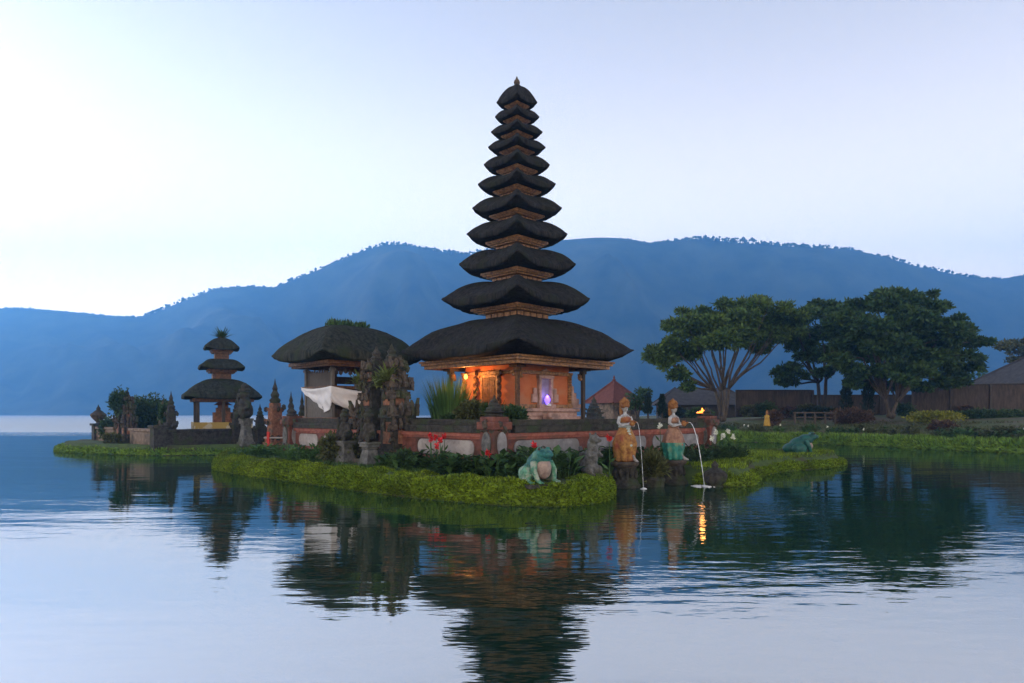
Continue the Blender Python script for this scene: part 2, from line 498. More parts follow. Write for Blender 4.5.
def terrain(name, poly, zf, xs, ys, m, amp=.03):
    mb = MB()
    n = len(ys)
    for x in xs:
        for y in ys:
            d = sdist(poly, x, y)
            mb.v.append((x, y, max(-.8, zf(d)) + (amp * noise.noise(Vector((x * .9, y * .9, 0))) if d > .3 else 0)))
    for i in range(len(xs) - 1):
        for j in range(n - 1):
            a = i * n + j
            if max(mb.v[k][2] for k in (a, a + 1, a + n, a + n + 1)) > -.5:
                mb.f.append((a, a + n, a + n + 1, a + 1))
                mb.m.append(0)
    return mb.build(name, m, smooth=True, kind='structure')
def rng(a, b, s):
    n = int(round((b - a) / s))
    return [a + (b - a) * i / n for i in range(n + 1)]
terrain('island_ground', MAIN, main_z, rng(-13, 15, .35), rng(13.5, 38.5, .35), M_LAWN)
terrain('islet_ground', ISLET, main_z, rng(-27.5, -7, .4), rng(30.5, 47.5, .4), M_LAWN)
terrain('shore_ground', SHORE, shore_z, rng(2, 60, .8) + rng(64, 262, 9), rng(14, 90, .8) + rng(96, 304, 10), M_EARTH, .08)
def ground_z(x, y):
    return max(main_z(sdist(MAIN, x, y)), main_z(sdist(ISLET, x, y)), shore_z(sdist(SHORE, x, y)))

def bank(name, path, wd, ht, m, dens, lw, ll, label, up=.6, flop=1.0):
    """mounded creeping plants along a waterline: a lumpy body under a skin of leaves"""
    P = [Vector((p[0], p[1], 0)) for p in path]
    mb = MB()
    NS = 9
    rnd = random.Random(len(path))
    rows = []
    L = 0
    for i, p in enumerate(P):
        t = (P[min(i + 1, len(P) - 1)] - P[max(i - 1, 0)]).normalized()
        nrm = Vector((-t.y, t.x, 0))           # to the left of the path: inland
        if i: L += (p - P[i - 1]).length
        row = []
        for k in range(NS):
            a = pi * (1.08 - 1.08 * k / (NS - 1))
            q = p + nrm * (wd * .45 + wd * .5 * cos(a))
            lump = 1 + .46 * noise.noise(Vector((p.x * 1.9, p.y * 1.9, k * .5))) + .22 * noise.noise(Vector((p.x * 3, p.y * 3, k * .8)))
            q.z = max(-.06, ht * sin(max(0, min(pi, a))) ** .5 * lump) - (.06 if k == 0 else 0)
            row.append(q)
        rows.append(row)
    for r in rows: mb.v.extend([tuple(q) for q in r])
    for i in range(len(rows) - 1):
        for k in range(NS - 1):
            a = i * NS + k
            mb.f.append((a, a + NS, a + NS + 1, a + 1)); mb.m.append(0)
    for i in range(len(rows) - 1):
        for k in range(NS - 1):
            a, b, c, d = rows[i][k], rows[i + 1][k], rows[i + 1][k + 1], rows[i][k + 1]
            ar = ((b - a).cross(d - a)).length
            n = (b - a).cross(d - a)
            if n.length < 1e-9: continue
            n.normalize()
            if n.z < -.2: n = -n
            num = ar * dens
            num = int(num) + (rnd.random() < num % 1)
            for _ in range(num):
                u, v = rnd.random(), rnd.random()
                q = a.lerp(b, u).lerp(d.lerp(c, u), v)
                dr = n + Vector((rnd.uniform(-1, 1), rnd.uniform(-1, 1), rnd.uniform(-.3, 1) * up)) * flop
                mb.leaf(q - n * .01, dr, lw * rnd.uniform(.6, 1.3), ll * rnd.uniform(.5, 1.4))
    return mb.build(name, m, kind='stuff', label=label, cat='ground cover')
def arc(poly, f):
    """the stretch of a closed outline whose points satisfy f, in order"""
    idx = [i for i, p in enumerate(poly) if f(p)]
    n = len(poly)
    start = next((i for i in idx if (i - 1) % n not in idx), idx[0])
    out, i = [], start
    while i % n in idx and len(out) < n:
        out.append(poly[i % n]); i += 1
    return out
def resample(p, s):
    out = [p[0]]
    for a, b in zip(p, p[1:]):
        d = hypot(b[0] - a[0], b[1] - a[1])
        k = max(1, int(d / s))
        out += [(a[0] + (b[0] - a[0]) * i / k, a[1] + (b[1] - a[1]) * i / k) for i in range(1, k + 1)]
    return out
fm = resample(arc(MAIN, lambda p: p[1] < 27.5 and p[0] < 2.62 and p[1] < 26.9 - .0 * p[0] and not (p[0] > -8 and p[1] > 25)), .25)
bank('creeping_ground_cover', fm, 1.1, .47, L_COVER, 2000, .045, .075, 'lumpy yellow green creeper rolling over the front bank of the main island')
fr_ = resample(arc(MAIN, lambda p: p[0] > 5.2 and p[1] < 29), .3)
bank('creeping_ground_cover', fr_, 1.0, .28, L_COVER, 1000, .05, .09, 'yellow green creeper edging the lawn spit beside the fountains')
fi = resample(arc(ISLET, lambda p: p[1] < 39 and p[0] < -8.6), .35)
bank('creeping_ground_cover', fi, 1.0, .24, L_SHORE, 330, .09, .15, 'thin green creeper edging the small islet')
fs = resample(arc(SHORE, lambda p: p[0] < 40 and 20 < p[1] < 56)[::-1], .4)
bank('shore_grass', fs, 1.8, .46, L_SHORE, 210, .09, .30, 'bright green overhanging grass along the far garden shore', up=1.0, flop=.8)

# ------------------------------------------------------------------ builders shared by several things
def thatch(m, z0, z1, mt, th, d=.3, ratio=(1, 1), n_lo=26.0, n_hi=7.0, seed=0.0, inner=.5, bulge=.75, top=None, hip=1.4):
    """thick palm-fibre roof on a square plan: half-diagonal m, eave at z0 mid-side and z0 + d at the pointed corners,
    top at z1 with half-diagonal mt"""
    mb = MB()
    a = m / sqrt(2) * 2 ** (1 / n_lo)
    NT = 112
    def plan(ang, e):
        c, s = cos(ang), sin(ang)
        return 1 / (abs(c) ** e + abs(s) ** e) ** (1 / e)
    K = 11
    rt = mt / m
    zs = z1 - z0
    # radius factor, height, corner lift share, plan exponent; the lip thins towards the corners
    prof = [(inner, .02, 0, 0, n_lo), (.80, .0, .36, 0, n_lo), (.93, -.01, .80, 0, n_lo), (.985, .0, .96, .10, n_lo), (1.0, th * .14, 1.0, .5, n_lo), (1.0, th * .5, 1.0, 1, n_lo), (.995, th * .84, 1.02, 1.6, n_lo), (.97, th * 1.0, 1.02, 1.8, n_lo)]
    for k in range(1, K + 1):
        u = k / K
        sf = .97 + (rt - .97) * u
        zz = th + (zs - th) * (bulge * sin(min(1, u * 1.12) * pi / 2) + (1 - bulge) * u)
        prof.append((sf, zz, 1.02 * (1 - u) ** hip, 1.8 * (1 - u) ** 3, n_lo + (n_hi - n_lo) * u))
    for s, z, lift, thin, e in prof:
        for k in range(NT):
            ang = 2 * pi * k / NT
            r = plan(ang, e)
            cn = max(0, (r - 1) / (sqrt(2) * 2 ** (-1 / e) - 1))
            cn = cn ** 1.8
            x, y = r * cos(ang), r * sin(ang)
            wob = noise.noise(Vector((x * 3 + seed, y * 3, z * 2 + seed))) * .030 + noise.noise(Vector((x * 14 + seed, y * 14, z * 6))) * .016
            shag = noise.noise(Vector((x * 22 + seed, y * 22, 5))) * .16 * th if s > .9 and z < th * .4 else 0
            k_ = s + wob
            px, py = x * a * k_ * ratio[0], y * a * k_ * ratio[1]
            if top and s <= .985:
                px = x * (a * ratio[0] * (k_ - rt) / (1 - rt) + top * (1 - (k_ - rt) / (1 - rt)))
            mb.v.append((px, py, z0 + z - thin * cn * th * .46 + lift * cn * d + wob * th * .8 + shag))
    R = len(prof)
    for i in range(R - 1):
        for k in range(NT):
            k2 = (k + 1) % NT
            mb.f.append((i * NT + k, i * NT + k2, (i + 1) * NT + k2, (i + 1) * NT + k)); mb.m.append(0)
    mb.f.append(tuple(range(NT - 1, -1, -1))); mb.m.append(0)
    mb.f.append(tuple((R - 1) * NT + k for k in range(NT))); mb.m.append(0)
    return mb
def ring(mb, half, wd, z0, z1, ratio=(1, 1), mi=0):
    """square frame of four beams butted end to end"""
    hx, hy = half * ratio[0], half * ratio[1]
    zc, hz = (z0 + z1) / 2, z1 - z0
    mb.box((0, -hy + wd / 2, zc), (2 * hx, wd, hz), mi=mi)
    mb.box((0, hy - wd / 2, zc), (2 * hx, wd, hz), mi=mi)
    mb.box((-hx + wd / 2, 0, zc), (wd, 2 * hy - 2 * wd, hz), mi=mi)
    mb.box((hx - wd / 2, 0, zc), (wd, 2 * hy - 2 * wd, hz), mi=mi)
    return mb
def foliage(mb, c, r, n, lw, ll, rnd, up=.3, shell=.55, mi=0, lump=.35):
    """leaves through a ragged volume"""
    sd = rnd.uniform(0, 50)
    for _ in range(n):
        d = Vector((rnd.gauss(0, 1), rnd.gauss(0, 1), rnd.gauss(0, 1)))
        d.normalize()
        k = (shell + (1 - shell) * rnd.random()) if rnd.random() < .8 else rnd.random()
        k *= 1 + lump * 1.6 * noise.noise(d * 2.2 + Vector((sd, 0, 0)))
        p = Vector((c[0] + d.x * r[0] * k, c[1] + d.y * r[1] * k, c[2] + d.z * r[2] * k))
        dr = d + Vector((rnd.uniform(-1, 1), rnd.uniform(-1, 1), rnd.uniform(-1, 1) + up))
        mb.leaf(p, dr, lw * rnd.uniform(.6, 1.4), ll * rnd.uniform(.6, 1.4))
    return mb
def fuse(mb, voxel, smooth=2):
    """weld overlapping shapes into one continuous surface"""
    o = mb.build('tmp', [M_STONE])
    r = o.modifiers.new('r', 'REMESH')
    r.mode, r.voxel_size, r.use_smooth_shade = 'VOXEL', voxel, True
    if smooth:
        q = o.modifiers.new('s', 'SMOOTH')
        q.iterations, q.factor = smooth, .5
    dg = bpy.context.evaluated_depsgraph_get()
    dg.update()
    me = bpy.data.meshes.new_from_object(o.evaluated_get(dg))
    bpy.data.objects.remove(o)
    return me
def mesh_obj(name, me, m, parent=None, label=None):
    me.materials.clear()
    me.materials.append(m)
    me.name = name
    o = bpy.data.objects.new(name, me)
    COL.objects.link(o)
    o.parent = parent
    return props(o, label)
def flame_outline(w_, h_):
    return [(-w_ * .5, 0), (w_ * .5, 0), (w_ * .62, h_ * .22), (w_ * .34, h_ * .40), (w_ * .46, h_ * .58), (w_ * .16, h_ * .70), (w_ * .12, h_ * 1.0),
            (-w_ * .10, h_ * .82), (-w_ * .34, h_ * .66), (-w_ * .26, h_ * .46), (-w_ * .60, h_ * .28)]

# ------------------------------------------------------------------ eleven-tiered meru tower on its walled platform
R45 = radians(45)
PLAT = (-.45, 25.0)
S_ = 5.37
plat = thing('temple_platform', 'square walled platform in red and pale plaster under the tall eleven-tiered tower', 'platform', (PLAT[0], PLAT[1], 0), R45)
b = MB()
b.box((0, 0, .85), (2 * S_ - .10, 2 * S_ - .10, 1.40))
b.box((0, 0, .38), (2 * S_ + .30, 2 * S_ + .30, .36))
b.build('stone_core', M_STONE_D, plat)
b = MB(); b.box((0, 0, 1.092), (2 * S_ + .06, 2 * S_ + .06, .47)); b.build('red_wall_face', M_RED_D, plat)
b = MB()
for z0, z1, e in ((.56, .74, .10), (.742, .85, .05), (1.335, 1.40, .05), (1.403, 1.50, .12)):
    b.box((0, 0, (z0 + z1) / 2), (2 * S_ + 2 * e - .06, 2 * S_ + 2 * e - .06, z1 - z0))
b.build('red_moulding', M_RED, plat)
GT = 1.45     # half the gap the gate leaves in the left wall
b = MB()
cw = .62
for y0, y1 in ((-S_ - .12, -.3 - GT), (-.3 + GT, S_ + .12)):
    b.box((-S_ + cw / 2 - .15, (y0 + y1) / 2, 1.60), (cw, y1 - y0, .19))
    b.box((-S_ + cw / 2 - .06, (y0 + y1) / 2, 1.775), (cw - .2, y1 - y0, .15))
for y in (-S_ - .15 + cw / 2, S_ + .15 - cw / 2):
    b.box((.24, y, 1.60), (2 * S_ - .7, cw, .19))
    b.box((.24, y, 1.775), (2 * S_ - .7, cw - .2, .15))
b.box((S_ + .15 - cw / 2 - .02, 0, 1.602), (cw, 2 * S_ - 1.0, .19))
b.build('wall_coping', M_STONE_D, plat)
def cartouche(l, h, r=None):
    r = r or h / 2
    pts = []
    for cx_, a0 in ((l / 2 - r, -90), (-l / 2 + r, 90)):
        for i in range(9):
            a = radians(a0 + 180 * i / 8)
            pts.append((cx_ + r * .8 * cos(a), h / 2 * sin(a)))
    return pts
def panel_l(y0, y1, m):     # left wall, facing -x
    mb = MB()
    mb.plate(cartouche(y1 - y0, .42), 0, .035, (-S_ - .025, (y0 + y1) / 2, 1.09), (0, -1, 0), (-1, 0, 0), (0, 0, 1))
    mb.build('wall_panel', m, plat)
def panel_r(x0, x1, m):     # right wall, facing -y
    mb = MB()
    mb.plate(cartouche(x1 - x0, .42), 0, .035, ((x0 + x1) / 2, -S_ - .025, 1.09), (1, 0, 0), (0, -1, 0), (0, 0, 1))
    mb.build('wall_panel', m, plat)
panel_l(-4.7, -2.2, M_PANEL); panel_l(1.7, 3.1, M_PANEL); panel_l(3.4, 4.8, M_PANEL)
panel_r(-4.75, -2.0, M_PANEL_G); panel_r(-1.7, 1.4, M_PANEL_G); panel_r(1.7, 4.7, M_PANEL_G)
for x, y in ((-S_, -S_), (S_, -S_), (-S_, S_)):
    big = (x, y) == (-S_, -S_)
    b = MB()
    b.box((x, y, .55), (.74, .74, .5)); b.box((x, y, 1.2), (.52, .52, .82)); b.box((x, y, 1.70), (.66, .66, .2)); b.box((x, y, 1.86), (.54, .54, .14))
    p = b.build('corner_pilaster', M_RED_D, plat, bevel=.02)
    for ux, uy in (((0, -1, 0), (-1, 0, 0)), ((1, 0, 0), (0, -1, 0))):
        o = MB()
        ov = [(.16 * cos(2 * pi * i / 20), .33 * sin(2 * pi * i / 20)) for i in range(20)]
        o.plate(ov, 0, .05, (x + uy[0] * .25, y + uy[1] * .25, 1.22), ux, uy, (0, 0, 1))
        o.build('oval_medallion', M_PANEL_G if uy[1] else M_STONE_G, p)
    b, b2 = MB(), MB()
    for k in range(10):
        a = 2 * pi * k / 10
        b.blob((x + .28 * cos(a), y + .28 * sin(a), 1.62 + .1 * (k % 2)), (.11, .11, .14), 1, .6, seed=k + x)
        b2.blob((x + .30 * cos(a), y + .30 * sin(a), .82), (.13, .13, .13), 1, .5, seed=k + y)
    b.build('carved_ornament', M_STONE, p)
    b2.build('carved_ornament', M_STONE, p)
    if big:
        b = MB()
        b.lathe([(.22, 1.93), (.25, 1.97), (.19, 2.0), (.28, 2.05), (.21, 2.09), (.22, 2.14), (.15, 2.19), (.16, 2.23), (.09, 2.28), (.10, 2.33), (.05, 2.38), (.015, 2.48)], (x, y, 0), 12)
        b.build('finial', M_STONE_D, plat)
    else:
        b = MB()
        b.lathe([(.20, 1.93), (.23, 1.97), (.14, 2.02), (.16, 2.08), (.07, 2.16), (.02, 2.26)], (x, y, 0), 10)
        b.build('finial', M_STONE_D, plat)

MERU = (.18, 25.0)
TIERS = [  # half-diagonal, height of the corner tips, lip thickness, how far the sides hang below the tips
    (4.24, 4.31, .33, .42), (2.74, 6.22, .29, .41), (2.15, 7.49, .24, .37), (1.85, 8.59, .22, .32), (1.64, 9.55, .20, .31), (1.43, 10.42, .19, .29),
    (1.22, 11.13, .20, .24), (1.05, 11.77, .18, .19), (.95, 12.33, .16, .17), (.82, 12.88, .15, .16), (.75, 13.42, .16, .16)]
meru = thing('meru_tower', 'tall wooden shrine tower with eleven stacked black thatched roofs and gilded bodies', 'pagoda', (MERU[0], MERU[1], 0), R45)
for i, (m, zl, th, dp) in enumerate(TIERS):
    nxt = TIERS[i + 1] if i + 1 < len(TIERS) else None
    z = zl - dp                                   # top of the cornice, underside of the thatch at mid-side
    ch = .17 if i < 4 else .115 if i < 7 else .075
    chn = (.17 if i + 1 < 4 else .115 if i + 1 < 7 else .075)
    zt = (nxt[1] - nxt[3] - chn - .02 - .10 * m / 2.7) if nxt else 14.02
    thatch(m, z, zt, nxt[0] * .46 if nxt else .11, th, dp, seed=i * 3.7, bulge=.30 if nxt else .62, hip=.75 if nxt else 1.2).build('thatched_roof', M_THATCH, meru, smooth=True)
    a = m / sqrt(2)
    c = MB()
    if i == 0:
        h = 3.52 / sqrt(2)
        ring(c, h, .30, 3.74, 3.83); ring(c, h + .06, .34, 3.833, 3.90); ring(c, h - .08, .16, 3.62, 3.737)
        c.build('gilded_cornice', M_GOLD, meru, bevel=.012)
        d = MB(); d.box((0, 0, 3.87), (2 * h - .62, 2 * h - .62, .05)); d.build('ceiling_boards', M_WOOD_D, meru)
    else:
        # stepped gilded frame that carries this roof, and the carved body below it
        h = a * .625
        ring(c, h, h * .3, z - ch * .36, z + .02); ring(c, h * .94, h * .3, z - ch * .68, z - ch * .36 - .002); ring(c, h * .84, h * .3, z - ch, z - ch * .68 - .002)
        c.build('gilded_cornice', M_GOLD, meru, bevel=.008)
        pm, pz, pth, pd = TIERS[i - 1]
        zb = pz - pd + (z - pz + pd) * .35
        bw = a * .42
        d = MB(); d.box((0, 0, (zb + z) / 2), (2 * bw, 2 * bw, z - zb)); bd = d.build('tier_body', M_WOOD_W, meru)
        e = MB()
        for sx, sy in ((-1, 0), (0, -1), (1, 0), (0, 1)):
            for k in range(5):
                q = (k - 2) * bw * .40
                cx_, cy_ = (sx * (bw + .012), q) if sx else (q, sy * (bw + .012))
                e.box((cx_, cy_, z - ch - .10), (.03 if sx else bw * .3, bw * .3 if sx else .03, .16), mi=0)
        e.build('carved_relief', M_GOLD, bd, bevel=.01)
f = MB()
f.lathe([(.10, 13.96), (.13, 14.02), (.08, 14.07), (.12, 14.12), (.10, 14.2), (.05, 14.26), (.015, 14.36)], (0, 0, 0), 10)
f.build('crown_finial', M_STONE, meru)
# shrine at the foot of the tower
Z_P = 1.55
b = MB()
for k, (hf, z0, z1) in enumerate(((1.78, 1.50, 1.72), (1.66, 1.722, 1.92), (1.56, 1.922, 2.08), (1.64, 2.082, 2.20))):
    b.box((0, 0, (z0 + z1) / 2), (2 * hf, 2 * hf, z1 - z0))
b.build('shrine_plinth', M_PINK, meru, bevel=.015)
cb = 1.34
b = MB(); b.box((0, 0, 2.95), (2 * cb, 2 * cb, 1.50)); b.build('shrine_wall', M_ORANGE, meru)
b = MB(); ring(b, cb + .10, .16, 3.38, 3.50); ring(b, cb + .05, .10, 2.203, 2.34); b.build('shrine_moulding', M_GOLD, meru, bevel=.01)
for sx, sy in ((-1, -1), (1, -1), (-1, 1), (1, 1)):
    x, y = sx * (cb + .02), sy * (cb + .02)
    prof = [(.13, 2.21), (.13, 2.34), (.09, 2.36)]
    for k in range(11):
        z = 2.38 + k * .092
        prof += [(.075, z), (.105, z + .046)]
    prof += [(.08, 3.40), (.14, 3.44), (.14, 3.5)]
    b = MB(); b.lathe(prof, (x, y, 0), 10); b.build('corner_column', M_GOLD, meru, smooth=False)
for k, y in enumerate((-.62, .62)):     # twisted columns beside the lit door
    b = MB()
    pts = [(-cb - .16 + .035 * cos(i * .8), y + .035 * sin(i * .8), 2.21 + i * 1.28 / 40) for i in range(41)]
    b.tube(pts, [.065 + .012 * sin(i * 1.6) for i in range(41)], 8)
    b.box((-cb - .16, y, 2.27), (.2, .2, .14)); b.box((-cb - .16, y, 3.44), (.22, .22, .1))
    b.build('twisted_column', M_WOOD_W, meru, smooth=False)
d = MB(); ring_w = .10
d.box((-cb - .03, -.40, 2.79), (.08, .10, 1.16)); d.box((-cb - .03, .40, 2.79), (.08, .10, 1.16)); d.box((-cb - .03, 0, 3.33), (.08, .70, .10)); d.box((-cb - .035, 0, 2.24), (.09, .70, .06))
door = d.build('carved_door', M_GOLD, meru, bevel=.01)
for y in (-.175, .175):
    e = MB(); e.box((-cb - .02, y, 2.775), (.05, .345, 1.01))
    for z in (2.5, 2.8, 3.08): e.box((-cb - .05, y, z), (.02, .22, .2))
    e.build('door_leaf', M_WOOD_W, door, bevel=.008)
fn = MB()
for k in range(9):
    y = (k - 4) * .14
    fn.blob((-cb - .06, y, 3.46 - .015 * abs(k - 4) ** 2 * .4), (.05, .07, .09), 1, .5, seed=k)
fn.build('carved_fringe', M_GOLD, meru)
for s in (-1, 1):        # carved wings stepping down beside each face
    for ax in (0, 1):
        w_ = MB()
        out = [(0, 0), (.62, 0), (.58, .16), (.44, .14), (.46, .34), (.30, .36), (.30, .56), (.16, .56), (.15, .80), (0, .84)]
        if ax: w_.plate([(a_, c_) for a_, c_ in out], -.07, .07, (s * (cb + .05), -cb - .02, 2.21), (s, 0, 0), (0, 1, 0), (0, 0, 1))
        else: w_.plate([(a_, c_) for a_, c_ in out], -.07, .07, (-cb - .02, s * (cb + .05), 2.21), (0, s, 0), (1, 0, 0), (0, 0, 1))
        if s > 0: w_.build('carved_wing', M_PINK, meru, bevel=.015)
n = MB()      # niche on the right face
n.box((-.30, -cb - .06, 2.78), (.13, .14, .94)); n.box((.30, -cb - .06, 2.78), (.13, .14, .94)); n.box((0, -cb - .07, 3.30), (.80, .16, .12)); n.box((0, -cb - .10, 2.27), (.86, .22, .14))
n.plate(flame_outline(.55, .26), 0, .06, (0, -cb - .03, 3.36), (1, 0, 0), (0, -1, 0), (0, 0, 1))
for s in (-1, 1): n.box((s * .55, -cb - .05, 2.55), (.26, .10, .30)); n.box((s * .52, -cb - .05, 2.80), (.16, .08, .22))
nic = n.build('niche', M_PINK, meru, bevel=.015)
n = MB(); n.box((0, -cb - .008, 2.79), (.47, .02, .90)); n.build('niche_back', mat('violet_grey_niche', (0.16, 0.13, 0.20), (0.24, 0.20, 0.28), 5), nic)
st = MB()
for k in range(3): st.box((0, -1.78 - .14 * (3 - k) + .0, 1.50 + .11 + .13 * k - .02), (1.1, .26, .13 + .22))
st.build('front_steps', M_PINK, meru)
ph = 2.42 / sqrt(2)
for sx, sy in ((-1, -1), (1, -1), (-1, 1), (1, 1)):
    b = MB()
    x, y = sx * ph, sy * ph
    b.box((x, y, 1.65), (.26, .26, .26)); b.box((x, y, 2.62), (.13, .13, 1.70)); b.box((x, y, 3.52), (.20, .20, .14)); b.box((x, y, 3.58 + .02), (.42, .42, .08))
    b.build('roof_post', M_WOOD_D if sx > 0 or sy > 0 else M_WOOD_W, meru, bevel=.012)
    k = MB()
    for q in range(4): k.blob((x - sx * .16 * (q % 2), y - sy * .16 * (1 - q % 2), 3.42 - .05 * q), (.09, .09, .07), 1, .5, seed=q)
    k.build('post_bracket', M_GOLD, meru)


# ------------------------------------------------------------------ lights the shrine itself carries
def lamp(name, loc, col, watts, label, cat, rad, glow):
    t = thing(name, label, cat, loc)
    return t
lt = thing('hanging_lantern', 'lit orange lantern hanging by the carved door of the tall tower shrine', 'lantern', (0, 0, 0))
c45 = cos(R45)
def meru_w(x, y): return (MERU[0] + x * c45 - y * c45, MERU[1] + x * c45 + y * c45)
lx, ly = meru_w(-2.0, .55)
lt.location = (lx, ly, 3.30)
b = MB(); b.lathe([(.02, -.08), (.06, -.05), (.065, .03), (.04, .08), (.02, .10)], n=10); b.build('glass', emit('lantern_glow', (1.0, 0.38, 0.06), 3.0), lt, smooth=True)
b = MB(); b.lathe([(.11, .10), (.03, .17)], n=10); b.tube([(0, 0, .16), (0, 0, .34)], .012, 6); b.build('cap_and_chain', M_WOOD_D, lt)
pl = bpy.data.lights.new('lantern_light', 'POINT')
pl.energy, pl.color, pl.shadow_soft_size = 105, (1.0, 0.40, 0.10), .12
po = bpy.data.objects.new('lantern_light', pl); COL.objects.link(po); po.parent = lt; po.location = (0, 0, -.02)
vl = thing('glowing_offering', 'small violet glowing offering light standing in the shrine niche', 'light', (0, 0, 0))
vx, vy = meru_w(0, -cb - .16)
vl.location = (vx, vy, 2.34)
b = MB(); b.lathe([(.07, 0), (.05, .04), (.09, .08), (.11, .17), (.07, .26), (.02, .33)], n=10); b.build('glowing_globe', emit('violet_glow', (0.22, 0.12, 1.0), 1.3), vl, smooth=True)
b = MB(); b.box((0, 0, -.03), (.26, .2, .05)); b.blob((.06, -.04, .0), (.06, .05, .05), 1, .3); b.build('tray', M_CLOTH, vl)
p2 = bpy.data.lights.new('niche_light', 'POINT'); p2.energy, p2.color, p2.shadow_soft_size = 3.0, (.5, .38, 1.0), .08
po = bpy.data.objects.new('niche_light', p2); COL.objects.link(po); po.parent = vl; po.location = (0, -.08, .30)
fl = thing('oil_flame', 'small orange flame burning in a bowl on the right end of the platform wall', 'flame', (7.05, 25.3, 1.85))
b = MB(); b.lathe([(.10, 0), (.07, .06), (.20, .14), (.22, .18)], n=10); b.build('bowl', M_STONE_D, fl)
b = MB()
for k, (dx, h) in enumerate(((0, .22), (.07, .14), (-.07, .11), (-.14, .08))): b.lathe([(.03, .16), (.06, .20), (.045, .16 + h * .6), (.005, .16 + h)], (dx, .03 * k, 0), 8)
b.build('flames', emit('flame_orange', (1.0, 0.28, 0.04), 1.5), fl, smooth=True)
p3 = bpy.data.lights.new('flame_light', 'POINT'); p3.energy, p3.color, p3.shadow_soft_size = 3, (1, .4, .1), .1
po = bpy.data.objects.new('flame_light', p3); COL.objects.link(po); po.parent = fl; po.location = (0, -.05, .42)

# ------------------------------------------------------------------ split stone gates
def half_gate(name, label, loc, rot, s=1.0, mirror=False, group=None, seed=0):
    t = thing(name, label, 'gate', loc, rot, group)
    sg = -1 if mirror else 1
    rnd = random.Random(seed)
    tiers = [(q_ * .84, e_, f_, h_) for q_, e_, f_, h_ in [(1.22, .92, 0, .30), (1.08, .80, .30, .52), (.84, .62, .52, 1.42), (1.02, .76, 1.42, 1.54), (.92, .68, 1.54, 1.72), (.66, .54, 1.72, 2.25), (.84, .66, 2.25, 2.36), (.74, .58, 2.36, 2.48),
             (.46, .42, 2.48, 2.86), (.58, .50, 2.86, 2.95), (.30, .34, 2.95, 3.2)]]
    b = MB()
    for w_, d_, z0, z1 in tiers:
        b.box((sg * w_ * s / 2, 0, (z0 + z1) / 2 * s), (w_ * s, d_ * s, (z1 - z0 - .002) * s))
    b.lathe([(.15 * s, 3.19 * s), (.19 * s, 3.26 * s), (.11 * s, 3.34 * s), (.14 * s, 3.42 * s), (.06 * s, 3.52 * s), (.01, 3.66 * s)], (sg * .15 * s, 0, 0), 8)
    p = MB()
    for w_, z0, z1, d_ in ((.705, .66, 1.30, .62), (.555, 1.80, 2.18, .54), (.387, 2.54, 2.82, .42)):
        for q in (1, -1): p.box((sg * w_ * s * .5, q * (d_ * s / 2 + .006), (z0 + z1) / 2 * s), (w_ * .52 * s, .03, (z1 - z0) * s))
        p.box((sg * (w_ * s + .006), 0, (z0 + z1) / 2 * s), (.03, d_ * .55 * s, (z1 - z0) * s))
    for i_ in range(0, len(p.f), 6):
        pp = MB(); pp.add(p.v[i_ // 6 * 8:i_ // 6 * 8 + 8], [tuple(q_ - i_ // 6 * 8 for q_ in f_) for f_ in p.f[i_:i_ + 6]]); pp.build('brick_panel', M_BRICK, t)
    o = b
    for w_, d_, z, h in [(q_ * .84, e_, f_, h_) for q_, e_, f_, h_ in ((1.22, .92, .30, .26), (1.02, .76, 1.50, .50), (.92, .68, 1.1, .42), (.84, .66, 2.34, .40), (.70, .56, 2.0, .34), (.58, .50, 2.94, .30), (.46, .42, 2.66, .24))]:
        for q in (1, -1):
            for f_ in (.35, .72, 1.0):
                x = w_ * f_ * s
                if f_ == 1.0 or rnd.random() < .6:
                    k_ = rnd.uniform(.55, 1.2); o.plate([(a_ * s * .8, c_ * s * k_) for a_, c_ in flame_outline(.17 * k_ + .04, h * .95)], -.06 * s, .05 * s, (sg * x, q * d_ * .5 * s, (z - .02) * s), Vector((sg, rnd.uniform(-.5, .5), 0)).normalized(), (0, q, 0), Vector((rnd.uniform(-.25, .25), q * .12, 1)), 1)
                o.blob((sg * x, q * d_ * .5 * s, (z + h * .18) * s), (rnd.uniform(.05, .11) * s, .08 * s, rnd.uniform(.07, .15) * s), 2, 1.0, 2.4, 1, seed=rnd.uniform(0, 40))
            o.blob((sg * (w_ + .06) * s, q * d_ * .25 * s, (z + h * .4) * s), (.075 * s, .07 * s, h * .42 * s), 2, .9, 2.2, 1, seed=rnd.uniform(0, 40))
        o.plate([(a_ * s, c_ * s) for a_, c_ in flame_outline(.22, h * 1.15)], -.05 * s, .05 * s, (sg * (w_ + .07) * s, 0, z * s), (sg, 0, 0), (0, 1, 0), (0, 0, 1), 1)
    for k in range(16):
        z = rnd.uniform(.3, 2.9)
        w_ = next(a for a, d_, z0, z1 in tiers if z0 <= z <= z1)
        o.blob((sg * (w_ + .02) * s * rnd.uniform(.6, 1.05), rnd.choice((-1, 1)) * .34 * s, z * s), (.08 * s, .08 * s, .10 * s), 1, .8, 2, 1, seed=rnd.uniform(0, 30))
    o.build('carved_tower', [M_STONE_D, M_STONE], t)
    return t
GX, GY = -.46 - 3.45, 17.4 + 3.45
GR = radians(135)
def gate_w(x, y): return (GX + x * cos(GR) - y * sin(GR), GY + x * sin(GR) + y * cos(GR))
p = gate_w(.26, 0); half_gate('split_gate_half', 'tall carved stone gate half on the far side of the steps, nearer the white-draped pavilion', (p[0], p[1], .46), GR, 1.0, False, 'split gate of the main island', 1)
p = gate_w(-.26, 0); half_gate('split_gate_half', 'tall carved stone gate half joined to the red and white panelled wall', (p[0], p[1], .46), GR, 1.0, True, 'split gate of the main island', 2)
b = MB()
